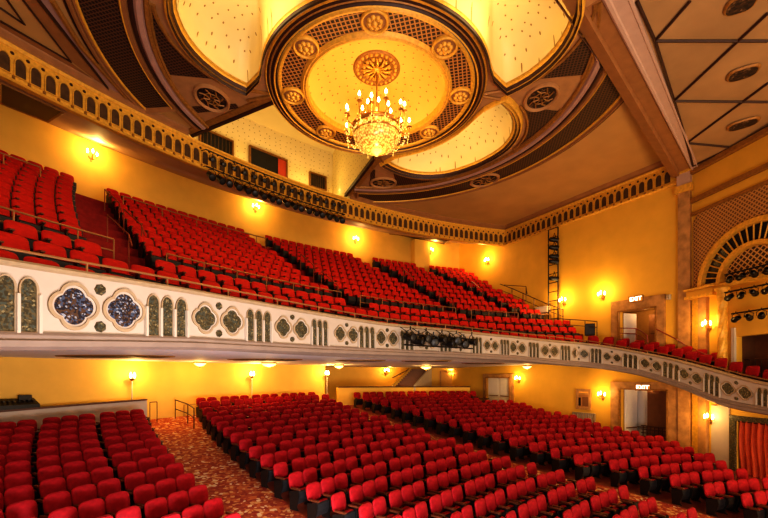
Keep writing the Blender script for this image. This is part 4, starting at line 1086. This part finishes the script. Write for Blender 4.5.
# poster case, wall grille, small wall box
def onwall(px0, px1, yt, yb):
    a, b = atu(px0, yt, 9.95), atu(px1, yt, 9.95); m = (px0+px1)/2; zt = atu(m, yt, 9.95)[2]; zb = atu(m, yb, 9.95)[2]; return b[1], a[1], zb, zt
va, vb, zb, zt = onwall(576.5, 591, 389, 409.5); t = thing('poster_case', 'bronze framed notice case on the right wall under the balcony', 'notice case', (9.97, (va+vb)/2, (zt+zb)/2), -PI/2)
w, h = vb-va, zt-zb; mb = MB()
for x in (-1, 1): mb.box((x*(w/2-.07), -.04, 0), (.14, .09, h))
for z in (-1, 1): mb.box((0, -.04, z*(h/2-.08)), (w-.28, .09, .16))
mb.box((0, -.05, h/2-.28), (w-.28, .07, .05)); mb.obj('frame', M['stone'], t); mb = MB(); mb.box((0, -.02, -.12), (w-.26, .02, h-.42)); mb.obj('display_panel', M['dooro'], t)
mb = MB(); mb.box((0, -.03, h/2-.21), (w-.34, .03, .10)); mb.obj('strip_light', M['sign'], t); mb = MB(); mb.box((.12, -.035, -.14), (w*.42, .012, h*.45)); mb.obj('notice', M['doorb'], t)
mb = MB(); mb.box((-w*.28, -.035, -.16), (w*.18, .012, h*.4)); mb.obj('dark_notice', M['glass'], t)
va, vb, zb, zt = onwall(573, 595, 413, 426); t = thing('radiator_grille', 'cream louvred radiator grille low on the right wall below the notice case', 'radiator grille', (9.96, (va+vb)/2, (zt+zb)/2-.2), -PI/2)
w, h = vb-va, zt-zb+.4; mb = MB(); mb.box((0, -.03, h/2), (w, .1, .06)); mb.box((-w/2, -.03, 0), (.06, .1, h)); mb.box((w/2, -.03, 0), (.06, .1, h)); mb.obj('frame', M['tan'], t)
mb = MB()
for i in range(12): mb.box((-w/2+w*(i+.5)/12, -.02, 0), (w/26, .05, h-.06))
mb.obj('louvre_panel', M['cream'], t)
q = atu(669, 297, 9.95); t = thing('wall_speaker', 'small white box speaker high on the wall right of the upper doorway', 'speaker', q, -PI/2)
mb = MB(); mb.prism([(-.10, 0, -.14), (.10, 0, -.14), (.10, 0, .14), (-.10, 0, .14)], [(-.08, -.16, -.12), (.08, -.16, -.12), (.08, -.16, .10), (-.08, -.16, .10)]); mb.obj('cabinet', M['white'], t); mb = MB(); mb.box((0, -.165, 0), (.13, .01, .18)); mb.obj('grille', M['tan'], t)
# ------------------------------------------------------------------ pilasters, organ arch, column, curtain
def pil_u(v0, v1, z0, z1, mat, nm='trim_1', th=.22): mb = MB(); mb.box((10-th/2, (v0+v1)/2, (z0+z1)/2), (th, v1-v0, z1-z0)); return struct(mb.obj(nm, mat))
def pil_s(s0, s1, z0, z1, mat, nm='trim_2', th=.2):
    mb = MB(); q = lambda s, z, o: splay(s, z, o); mb.prism([q(s0, z0, -.02), q(s1, z0, -.02), q(s1, z1, -.02), q(s0, z1, -.02)], [q(s0, z0, th), q(s1, z0, th), q(s1, z1, th), q(s0, z1, th)]); return struct(mb.obj(nm, mat))
vA = atu(678, 300, 9.8)[1]; vB = atu(690, 300, 9.8)[1]
pil_u(vB, vA, -5, .6, M['stone'], 'trim_1'); pil_u(vB, vA, 1.0, 9.4, M['stone'], 'trim_2')
pil_u(vB-.1, vA+.1, 9.4, 9.75, M['gold'], 'trim_3', .34); pil_u(vB-.02, vA+.02, 9.75, 10.45, M['lav'], 'trim_4', .30); pil_u(vB-.12, vA+.12, 10.35, 10.5, M['gold'], 'trim_5', .4)
pil_s(.05, .40, -5, 3.9, M['gold'], 'trim_6', .12); pil_s(.44, .86, -5, 3.9, M['stone'], 'trim_7', .2)
pil_s(-.1, 1.35, 3.85, 4.0, M['gold'], 'trim_8', .42); pil_s(-.1, 1.30, 4.0, 4.25, M['wallr'], 'trim_9', .3); pil_s(-.1, 1.35, 4.25, 4.36, M['gold'], 'trim_10', .45)
pil_s(-.1, 6.2, 8.75, 8.95, M['golddk'], 'trim_11', .2); pil_s(-.1, 6.2, 8.1, 8.25, M['golddk'], 'trim_12', .14); pil_s(-.1, 6.2, 10.2, 10.42, M['golddk'], 'trim_13', .25)
# lattice field around the arch
oa = thing('organ_arch', 'tall arched organ grille of dark spokes in a lattice field beside the stage', 'organ grille')
def arcpts(R, n=36, a0=0, a1=180): return [(AC[0]-R*cos(rad(a0+(a1-a0)*i/n)), AC[1]+R*sin(rad(a0+(a1-a0)*i/n))) for i in range(n+1)]
mb = MB(); n = 36; outer = []
for i in range(n+1):
    x, z = arcpts(2.55, n)[i]; dx, dz = x-AC[0], z-AC[1]; k = min((2.9/abs(dx)) if abs(dx) > .01 else 99, (8.1-AC[1])/dz if dz > .01 else 99); outer.append((AC[0]+dx*k, AC[1]+dz*k))
inn = arcpts(2.52, n)
vs = [splay(x, z, .06) for x, z in inn]+[splay(x, z, .06) for x, z in outer]; mb.add(vs, [(i, i+1, n+2+i, n+1+i) for i in range(n)], 0, [(x, z) for x, z in inn]+[(x, z) for x, z in outer]); mb.obj('lattice_field', M['lattw'], oa)
def archring(R0, R1, d0, d1, name, mat, par=oa):
    mb = MB(); A = [splay(x, z, d0) for x, z in arcpts(R0)]; B = [splay(x, z, d1) for x, z in arcpts(R0-.06)]; E_ = [splay(x, z, d1) for x, z in arcpts(R1+.05)]; F = [splay(x, z, d0) for x, z in arcpts(R1)]
    m = len(A)
    mb.add(A+B+E_+F, [(j*m+i, j*m+i+1, (j+1)*m+i+1, (j+1)*m+i) for j in range(3) for i in range(m-1)]); return mb.obj(name, mat, par)
archring(2.60, 2.28, .02, .22, 'outer_archivolt', M['gold']); archring(1.62, 1.33, .02, .26, 'inner_archivolt', M['gold'])
mb = MB(); A = [splay(x, z, .03) for x, z in arcpts(2.30)]; B = [splay(x, z, .03) for x, z in arcpts(1.58)]; m = len(A); mb.add(A+B, [(i, i+1, m+i+1, m+i) for i in range(m-1)]); mb.obj('dark_opening', M['glass'], oa)
for i in range(23):
    a = 4+172*i/22; d = Vector((-cos(rad(a)), sin(rad(a)))); mb = MB(); mb.tube([splay(AC[0]+d.x*1.58, AC[1]+d.y*1.58, .10), splay(AC[0]+d.x*2.3, AC[1]+d.y*2.3, .10)], .035, 5); mb.obj('spoke', M['gold'], oa)
mb = MB(); P_ = arcpts(1.36); mb.add([splay(x, z, .04) for x, z in P_], [tuple(range(len(P_)))], 0, P_); mb.obj('tympanum_lattice', M['lattt'], oa)
q0 = lambda s, z, o=.05: splay(s, z, o)
mb = MB(); mb.prism([q0(1.25, 4.12, .0), q0(4.8, 4.12, .0), q0(4.8, 4.30, 0), q0(1.25, 4.30, 0)], [q0(1.25, 4.12, .3), q0(4.8, 4.12, .3), q0(4.8, 4.30, .34), q0(1.25, 4.30, .34)]); mb.obj('entablature', M['gold'], oa)
# twisted column
cs_, cz0, cz1 = 1.72, -.35, 4.1
b = splay(cs_, cz0, .26); t = thing('twisted_column', 'gilded twisted column with leafy capital on the side gallery', 'column', b)
def tw(a, bb):
    R_ = .185*(1+.09*cos(4*2*PI*a-bb*34)); return (R_*cos(2*PI*a), R_*sin(2*PI*a), .3+bb*(cz1-cz0-.75))
MB().grid(tw, 32, 90).obj('shaft', M['gold'], t, True)
MB().lathe([(.30, 0), (.30, .12), (.24, .16), (.26, .22), (.20, .3)], 16).obj('base', M['gold'], t, True)
H = cz1-cz0; MB().lathe([(.19, H-.45), (.23, H-.40), (.21, H-.3), (.30, H-.08), (.32, H), (.02, H)], 16).obj('capital', M['gold'], t, True)
# curtain with ornate frame
t = thing('door_curtain', 'red pleated curtain hanging in the ornate doorway below the side gallery', 'curtain')
def cf(a, b):
    s = CUR[0]+.05+(CUR[1]-CUR[0]-.1)*a; return splay(s, CUR[3]-.02+(CUR[2]+.05-CUR[3])*b, -.12+.07*sin(a*58+1.2*sin(b*5))+.02*sin(a*23+b*3))
MB().grid(cf, 120, 10).obj('pleated_cloth', M['curtain'], t, True)
mb = MB(); mb.tube([splay(CUR[0], CUR[3]-.05, -.1), splay(CUR[1], CUR[3]-.05, -.1)], .03, 6); mb.obj('curtain_rail', M['raild'], t)
t = struct(D.objects.new('door_4', None)); C.objects.link(t); t['label'] = 'ornate carved frame around the red curtain'
mb = MB()
for a_, b_, c_, d_ in ((CUR[0]-.26, CUR[0], CUR[2], CUR[3]+.22), (CUR[0], CUR[1], CUR[3], CUR[3]+.22), (CUR[1], CUR[1]+.26, CUR[2], CUR[3]+.22)): mb.prism([q0(a_, c_, 0), q0(b_, c_, 0), q0(b_, d_, 0), q0(a_, d_, 0)], [q0(a_, c_, .1), q0(b_, c_, .1), q0(b_, d_, .1), q0(a_, d_, .1)])
mb.obj('carved_surround', M['mosaicb'], t)
pil_s(1.0, 1.85, -5, -1.4, M['cream'], 'trim_14', .06)
pil_s(1.98, 2.12, 0, 2.2, M['white'], 'trim_15', .1)
# pilaster on the balcony rear wall
a0, a1 = aP(413, 250, 39.6), aP(428, 250, 39.6)
mb = MB(); mb.prism([pa(40, a0, 7), pa(40, a1, 7), pa(39.3, a1, 7), pa(39.3, a0, 7)], [pa(40, a0, 11.3), pa(40, a1, 11.3), pa(39.3, a1, 11.3), pa(39.3, a0, 11.3)]); struct(mb.obj('trim_16', M['wall']))
for px in ():
    a0 = aP(px, 170, 39.6); mb = MB(); mb.prism([pa(39.97, a0+.35, 10.9), pa(39.97, a0-.35, 10.9), pa(35.3, a0-.35, 9.85), pa(35.3, a0+.35, 9.85)], [pa(39.97, a0+.35, 11.3), pa(39.97, a0-.35, 11.3), pa(35.3, a0-.35, 10.1), pa(35.3, a0+.35, 10.1)]); struct(mb.obj('trim_17' if px < 200 else 'trim_18', M['soffit']))
# ------------------------------------------------------------------ rails
def rail(label, pts, posts, r=.03, mat='rail', mids=(), name='handrail', z0=None, closed_end=False, group=None):
    """pts: top rail; posts: (point, foot z)"""
    b = pts[0]; t = thing(name, label, 'handrail', (b[0], b[1], b[2]), 0, group); L = lambda p: (p[0]-b[0], p[1]-b[1], p[2]-b[2])
    MB().tube([L(p) for p in pts], r, 6).obj('top_rail', M[mat], t)
    for d in mids: MB().tube([(lambda q: (q[0], q[1], q[2]-d))(L(p)) for p in pts], r*.8, 6).obj('mid_rail', M[mat], t)
    for p, zf in posts: MB().tube([L(p), (p[0]-b[0], p[1]-b[1], zf-b[2])], r*.85, 6).obj('post', M[mat], t)
    return t
# front rail of the balcony, following the curve and running down the side gallery
pts = [(lambda p, nn: (p[0]-nn.x*.12, p[1]-nn.y*.12, p[2]+.30-.10*max(0, min(1, (i/90*STOT-iS)/3))))(pat(i/90*STOT), pnorm(i/90*STOT)) for i in range(91)]
rail('long brass rail along the top of the balcony front', pts, [(p, p[2]-.32) for p in pts[1::4]], .028, name='front_rail')
# cross aisle rails behind the third row
UPA = [(28.6, 1.3), (10.2, 1.1), (-4.4, 1.1), (-13.2, 1.0)]
def arcrail(a0, a1, r, z, label, mids, zf, group=None):
    n = max(6, int(abs(a0-a1)*1.2)); pts = [pa(r, a0+(a1-a0)*i/n, z) for i in range(n+1)]
    return rail(label, pts, [(p, zf) for p in pts[::3]]+[(pts[-1], zf)], .026, mids=mids, group=group)
for i, (a0, a1) in enumerate(((44, 29.2), (26.2, 11.2), (9.0, -3.4), (-5.6, -12.3), (-14.2, -17.0))):
    arcrail(a0, a1, 29.95, 3.98, 'double brass rail in front of the balcony upper tier, %s section from the left' % nth(i), (.34,), 2.62, 'cross aisle rails')
for i, (a0, a1) in enumerate(((40, 28.2), (23.6, 12.2))):
    arcrail(a0, a1, 36.5, 8.05, 'thin brass rail across the upper balcony rows, %s from the left' % nth(i), (), 6.9, 'rails high in the upper tier')
# stair rails
for i, (al, j) in enumerate(((27.6, 0), (25.4, 2), (24.9, 5), (10.5, 0), (10.2, 3), (-4.2, 0), (-3.0, 4), (-13.0, 0), (-11.5, 3))):
    r0, r1 = UR[j]-.5, UR[j]+1.1; z0_, z1_ = UF[j]-.92, UF[j]-.92+.99
    p0, p1, p2 = pa(r0-.1, al, z0_+.55), pa(r0+.1, al, z0_+.95), pa(r1, al-.1, z1_+.92)
    rail('stair handrail in the balcony, %s from the left and front' % nth(i), [p0, p1, p2], [(p1, z0_-.3), (p2, z1_)], .026, 'railr', group='balcony stair handrails')
# right hand stair rail against the side wall
pts = [atu(*p, 9.2) for p in ((498, 283), (526, 288), (528, 293), (563, 310))]
zf = lambda p: p[2]-1.0
rail('dark sloping stair railing against the right wall below the lighting ladder', [atu(*p, 9.5) for p in ((500, 284), (512, 288.5), (545, 303), (563, 309.5))], [(atu(*p, 9.5), atu(*p, 9.5)[2]-.95) for p in ((512, 288.5), (523, 293.2), (534, 298), (545, 303), (554, 306.3), (563, 309.5))], .03, 'raild', (.45,))
rail('dark landing rail at the top of the right balcony stairs', [atu(*p, 9.4) for p in ((504, 285), (526, 286.5), (527, 294))], [(atu(526, 286.5, 9.4), atu(526, 286.5, 9.4)[2]-1)], .03, 'raild')
rail('dark double rail along the balcony side aisle right of the ladder', [atu(*p, 9.3) for p in ((556, 318.5), (585, 320.5), (597, 321.5))], [(atu(*p, 9.3), atu(*p, 9.3)[2]-.9) for p in ((570, 319.5), (585, 320.5), (597, 321.5))], .03, 'raild', (.35,))
rail('red-brown curved handrail at the foot of the upper exit doorway', [atu(*p, 9.4) for p in ((620, 328), (636, 328.5), (641, 331), (647, 335.5), (648, 345))], [(atu(*p, 9.4), atu(*p, 9.4)[2]-1) for p in ((621, 328), (636, 328.5))], .03, 'railr', (.3,))
rail('red-brown wall handrail descending right past the pilasters', [atu(656, 329, 9.7), atu(664, 333, 9.7), atu(676, 339, 9.7)]+[splay(*onsplay(*p), .28) for p in ((690, 345), (705, 352), (718, 357.5))], [], .035, 'railr')
s1, s2 = 2.1, 4.1
rail('dark railing inside the box doorway above the side gallery', [splay(s1, .75, -.5), splay(s2, .72, -.5)], [(splay(s1+.2+.25*i, .74, -.5), -.4) for i in range(8)], .025, 'raild')
rail('dark low barrier with thin bars inside the lower exit doorway', [(10.7, DOORS['low'][0]-.2, -2.85), (10.7, DOORS['low'][1]-.8, -2.85)], [((10.7, DOORS['low'][0]+.2*i, -2.85), -4.05) for i in range(9)], .035, 'raild', (.2, .4, .6, .8))
# orchestra rails
def orail(label, pl, h=.95, mids=(.45,), r=37):
    pts = []
    for px, py in pl:
        pts.append(atr(px, py, r))
    return rail(label, pts, [(p, floorz(p[0], p[1])) for p in pts], .025, 'raild', mids)
a = 19.2
P3 = [pa(r, al) for r, al in ((36.8, 19.8), (35.6, 19.7), (34.6, 20.0))]
rail('dark metal guard rail at the rear corner of the centre seats by the carpet', [(p[0], p[1], floorz(p[0], p[1])+.95) for p in P3], [((p[0], p[1], floorz(p[0], p[1])+.95), floorz(p[0], p[1])) for p in P3], .028, 'raild', (.45,))
P3 = [pa(37.0, al) for al in (19, 15, 11, 7.2)]
rail('thin rail running behind the rear chair row of the centre block', [(p[0], p[1], floorz(p[0], p[1])+.62) for p in P3], [((p[0], p[1], floorz(p[0], p[1])+.62), floorz(p[0], p[1])) for p in P3], .02, 'tan' if False else 'rail')
P3 = [atr(px, py, 36.7) for px, py in ((474, 398.2), (497, 398.4), (512, 398.6))]
rail('dark guard rail in front of the rear double door', P3, [(p, floorz(p[0], p[1])) for p in P3], .03, 'raild')
P3 = [pa(36.4, al) for al in (21.9, 21.4)]
rail('short dark post rail at the end of the left low wall', [(p[0], p[1], floorz(p[0], p[1])+1.0) for p in P3], [((p[0], p[1], floorz(p[0], p[1])+1.0), floorz(p[0], p[1])) for p in P3], .022, 'raild')
# mixing desk on the left low wall
q = atr(10, 411, 36.6); q = pa(36.65, aP(12, 411, 36.65), -1.28)
t = thing('mixing_desk', 'black sound mixing desk standing on the low wall at far left', 'mixing desk', q, rad(aP(12, 411, 36.65)))
mb = MB(); mb.prism([(-1.5, -.1, .0), (.8, -.1, .0), (.8, -.1, .2), (-1.5, -.1, .2)], [(-1.5, .45, .0), (.8, .45, .0), (.8, .45, .42), (-1.5, .45, .42)]); mb.obj('desk_body', M['black'], t)
mb = MB()
for i in range(15): mb.box((-1.4+.148*i, .22, .34), (.05, .35, .03), 0, None)
mb.obj('fader_bank', M['pan'], t)
mb = MB(); mb.box((.5, .36, .45), (.4, .1, .2)); mb.obj('meter_bridge', M['black'], t)
# loudspeaker on the balcony side aisle
q = atu(590, 330, 9.5); t = thing('loudspeaker', 'black loudspeaker cabinet standing in the balcony side aisle', 'speaker', (q[0], q[1], q[2]-.35), -PI/2+.5)
mb = MB(); mb.prism([(-.28, -.2, 0), (.28, -.2, 0), (.22, .24, 0), (-.22, .24, 0)], [(-.28, -.2, .72), (.28, -.2, .72), (.22, .24, .72), (-.22, .24, .72)]); mb.obj('cabinet', M['black'], t); mb = MB(); mb.box((0, -.21, .36), (.48, .02, .62)); mb.obj('grille', M['pan'], t)
# rear staircase
t = thing('rear_staircase', 'dark carpeted staircase rising right behind the low wall under the balcony', 'staircase')
A = Vector(atY(394, 389, 30.0)); B = Vector(atY(413, 369, 34.0)); W_ = Vector((CS, -SN, 0)); steps = 11; mb = MB()
for i in range(steps):
    p, q = A.lerp(B, i/steps), A.lerp(B, (i+1)/steps); g = lambda v, z: (v.x, v.y, z)
    mb.prism([g(p, -2.6), g(p+W_*1.45, -2.6), g(p+W_*1.45, q.z), g(p, q.z)], [g(q, -2.6), g(q+W_*1.45, -2.6), g(q+W_*1.45, q.z), g(q, q.z)], 0)
mb.obj('treads', M['doorb'], t)
def stringer(off, h, nm, mat):
    a_, b_ = A+W_*off, B+W_*off; e = W_*.12; g = lambda v, z: (v.x, v.y, z)
    MB().prism([g(a_, -2.6), g(b_, -2.6), g(b_, b_.z+h), g(a_, a_.z+h)], [g(a_+e, -2.6), g(b_+e, -2.6), g(b_+e, b_.z+h), g(a_+e, a_.z+h)]).obj(nm, mat, t)
stringer(1.47, .28, 'stringer', M['cream']); stringer(-.14, .28, 'stringer', M['wall'])
up = Vector((0, 0, .85)); mb = MB(); mb.tube([A+up-W_*.1, B+Vector((0, 0, .1))-W_*.1], .04, 6); mb.obj('handrail', M['raild'], t)
# lobby opening panels at the rear
for i, (x0, x1, y0, y1, mat, lab) in enumerate(((440, 461, 371, 389, 'inner', 0), (463, 476, 374, 392, 'dooro', 1))):
    p, q = atr(x0, 380, 41.0), atr(x1, 380, 41.0); zt, zb_ = atr(x0, y0, 41.0)[2], -2.7
    tt = struct(D.objects.new('door_%d' % (5+i), None)); C.objects.link(tt); tt['label'] = ['plain orange lobby opening right of the rear staircase', 'orange door at the rear right of the lobby'][i]
    mb = MB(); mb.prism([(p[0], p[1], zb_), (q[0], q[1], zb_), (q[0], q[1], zt), (p[0], p[1], zt)], [(p[0], p[1]-.06, zb_), (q[0], q[1]-.06, zb_), (q[0], q[1]-.06, zt), (p[0], p[1]-.06, zt)]); mb.obj('door_leaf', M[mat], tt)
    mb = MB(); mb.tube([(p[0], p[1]-.08, zb_), (p[0], p[1]-.08, zt), (q[0], q[1]-.08, zt), (q[0], q[1]-.08, zb_)], .10, 4); mb.obj('door_trim', M['stone'], tt)
mb = MB(); q = atr(480, 380, 38.0); mb.tube([(q[0], q[1], -3), (q[0], q[1], .72)], .34, 12); struct(mb.obj('trim_19', M['wall']))
# ------------------------------------------------------------------ stage lighting on the house
def spotlight(loc_, rz, tilt, label, group, sc=1.0, name='spotlight'):
    key = 'spot'
    if key not in PROTO:
        t = thing(name, label, 'spotlight', loc_, rz, group)
        mb = MB(); mb.lathe([(.06, -.24), (.11, -.20), (.12, .0), (.11, .12), (.14, .16), (.14, .22), (.12, .22)], 12, 0, Matrix.Rotation(PI/2, 4, 'X') ); mb.obj('lamp_body', M['black'], t, True)
        mb = MB(); mb.lathe([(.118, .2), (.05, .215), (.0, .22)], 12, 0, Matrix.Rotation(PI/2, 4, 'X')); mb.obj('lens', M['lens'], t, True)
        mb = MB(); mb.tube([(-.16, 0, 0), (-.16, 0, .18), (0, 0, .26), (.16, 0, .18), (.16, 0, 0)], .016, 5); mb.tube([(0, 0, .26), (0, 0, .36)], .025, 5); mb.obj('yoke', M['black'], t)
        PROTO[key] = t
    else: t = dup(PROTO[key], loc_, rz, label, group); t.name = name
    t.rotation_euler = (tilt, 0, rz); t.scale = (sc,)*3
    return t
PROTO = {}
# two rows along the arcade in front of the booth
def galbar(y_px, z, off, a_px, label, nm='lighting_bar'):
    t = thing(nm, label, 'lighting bar'); a0, a1 = aP(a_px[0], y_px, 35-off), aP(a_px[1], y_px, 35-off)
    MB().tube([pa(35-off, a0+(a1-a0)*i/20, z) for i in range(21)], .03, 6).obj('pipe', M['black'], t)
    for k in range(0, 21, 4): MB().tube([pa(35-off, a0+(a1-a0)*k/20, z), pa(35, a0+(a1-a0)*k/20, z+.1)], .02, 5).obj('bracket', M['black'], t)
    return a0, a1
a0, a1 = galbar(165, 10.72, .45, (206, 345), 'upper black lighting pipe fixed along the arcade below the booth windows')
for i in range(15):
    a = a0+(a1-a0)*(i+.5)/15; p = pa(34.55, a, 10.36); spotlight(p, rad(a), rad(28), 'small black spotlight on the upper arcade pipe, %s from the left' % nth(i), 'spotlights on the upper arcade pipe', .8)
b0, b1 = galbar(190, 9.98, .35, (206, 345), 'lower black lighting pipe under the arcade below the booth')
for i in range(18):
    a = b0+(b1-b0)*(i+.5)/18; p = pa(34.65, a, 9.62); spotlight(p, rad(a)+.3*sin(i*2.1), rad(40), 'black spotlight hanging under the arcade, %s from the left' % nth(i), 'spotlights hanging under the arcade', 1.15)
# rig on the balcony front
sa, sb = s_at(396), s_at(466); t = thing('balcony_lighting_bar', 'black lighting bar clamped across the centre of the balcony front', 'lighting bar')
for dz in (.18, .62): MB().tube([(lambda p, nn: (p[0]+nn.x*.5, p[1]+nn.y*.5, p[3]+dz))(pat(sa+(sb-sa)*i/10), pnorm(sa+(sb-sa)*i/10)) for i in range(11)], .035, 6).obj('pipe', M['black'], t)
for i in range(6):
    s = sa+(sb-sa)*(i+.3)/6; p, nn = pat(s), pnorm(s); MB().tube([(p[0], p[1], p[2]), (p[0]+nn.x*.5, p[1]+nn.y*.5, p[3]+.7), (p[0]+nn.x*.5, p[1]+nn.y*.5, p[3]+.15)], .02, 5).obj('bracket', M['black'], t)
for i in range(9):
    s = sa+(sb-sa)*(i+.5)/9; p, nn = pat(s), pnorm(s); spotlight((p[0]+nn.x*.56, p[1]+nn.y*.56, p[3]+(.36 if i % 2 else .5)), math.atan2(nn.y, nn.x)+PI/2+.5*sin(i*1.7), rad(8), 'black spotlight on the balcony front bar, %s from the left' % nth(i), 'spotlights on the balcony front bar', 1.25)
# ladder on the right wall
q0_, q1_ = atu(548.5, 320, 9.6), atu(558, 320, 9.6); zt = atu(552, 229, 9.6)[2]; zb = atu(552, 322, 9.6)[2]
t = thing('lighting_ladder', 'tall black lighting ladder standing against the right balcony wall', 'lighting ladder', (9.6, q0_[1], zb)); Hh = zt-zb; dv = q1_[1]-q0_[1]
for y in (0, dv): MB().tube([(0, y, 0), (0, y, Hh)], .045, 6).obj('upright', M['black'], t)
for i in range(11): MB().tube([(0, 0, .2+i*(Hh-.2)/10), (0, dv, .2+i*(Hh-.2)/10)], .03, 5).obj('rung', M['black'], t)
for i, py in enumerate((239, 247, 256, 261, 278)):
    c = atu(557, py, 9.35); spotlight((9.3, q1_[1]+.1, c[2]), rad(150)-PI/2, rad(5), 'black spotlight on the wall ladder, %s from the top' % nth(i), 'spotlights on the wall ladder', 1.25)
c = atu(543, 309, 9.55); t = thing('equipment_case', 'small pale equipment case on the stairs at the foot of the lighting ladder', 'case', (c[0], c[1], c[2]-.3), .2)
mb = MB(); mb.box((0, 0, .2), (.5, .8, .34)); mb.obj('case_body', M['cream'], t); mb = MB(); mb.box((0, 0, .40), (.54, .84, .06)); mb.obj('lid', M['white'], t)
# bars in front of the organ arch
for j, (z_, s_a, s_b, lab) in enumerate(((4.55, 2.2, 5.2, 'upper black lighting pipe across the organ arch'), (3.75, 2.2, 5.2, 'middle black lighting pipe across the organ arch'), (2.75, 2.5, 5.2, 'lower black lighting pipe in front of the organ arch'))):
    t = thing('arch_lighting_bar', lab, 'lighting bar'); MB().tube([splay(s_a, z_, .7), splay(s_b, z_, .7)], .035, 6).obj('pipe', M['black'], t)
    MB().tube([splay(s_b, z_, .7), splay(s_b, z_, .0)], .03, 5).obj('bracket', M['black'], t)
    for i in range(5): spotlight(splay(s_a+.25+.5*i, z_-.25, .75), SPL+PI/2+.4*sin(i*2+j), rad(10), 'black spotlight on the %s organ arch pipe, %s from the left' % (['upper', 'middle', 'lower'][j], nth(i)), 'spotlights before the organ arch', .9)
# ------------------------------------------------------------------ light from the stage side, added fills, camera, colour
w = D.worlds.new('world'); bpy.context.scene.world = w; w.use_nodes = True; w.node_tree.nodes['Background'].inputs[0].default_value = (1, .86, .74, 1); w.node_tree.nodes['Background'].inputs[1].default_value = WORLD
lamp((4, -2, 9), WASH, (1, .74, .52), 1.5, 'stage_wash', (-4, 26, 1), 5.0)
lamp((-14, 1, 4), WASH*.5, (1, .90, .86), 1.2, 'stage_wash', (-12, 26, 1), 4.0)
lamp((-6, 5, -3.2), LFILL, (.92, .90, 1), 1.2, 'low_fill', (-9, 26, .7), 4.0)  # added unseen fill, brightens the balcony underside and front
lamp((-12, 16.5, -3.4), UFILL, (.93, .90, 1), 1.2, 'underside_fill', (-10, 26, .7), 2.0)  # added fill aimed up at the balcony underside, no fitting stands there
lamp((-8, 9, -2.5), CFILL, (1, .80, .60), 1.2, 'ceiling_fill', (-8, 21, 11), 4.0)  # added unseen fill that lifts the dark left ceiling
lamp((4, 9, -2.5), CFILL*1.2, (1, .68, .34), 1.2, 'ceiling_fill', (4, 24, 11), 4.0)  # added warm fill for the right ceiling by the frieze
u, v = c2h(0, 0)
cd = D.cameras.new('camera'); co = D.objects.new('camera', cd); C.objects.link(co); co.location = (u, v, 0); co.rotation_euler = (PI/2, 0, -PSI)
cd.sensor_width = 36; cd.lens = FPX/768*36; cd.shift_y = (HOR-259)/768; cd.clip_start = .05; cd.clip_end = 200
sc_ = bpy.context.scene; sc_.camera = co
sc_.view_settings.view_transform = 'Standard'; sc_.view_settings.look = LOOK; sc_.view_settings.exposure = EXPO; sc_.view_settings.gamma = 1.0
sc_.cycles.max_bounces = 6; sc_.cycles.diffuse_bounces = 3; sc_.cycles.sample_clamp_indirect = 4
for o in list(D.objects):
    if o.parent is None: o.location.z += ZS
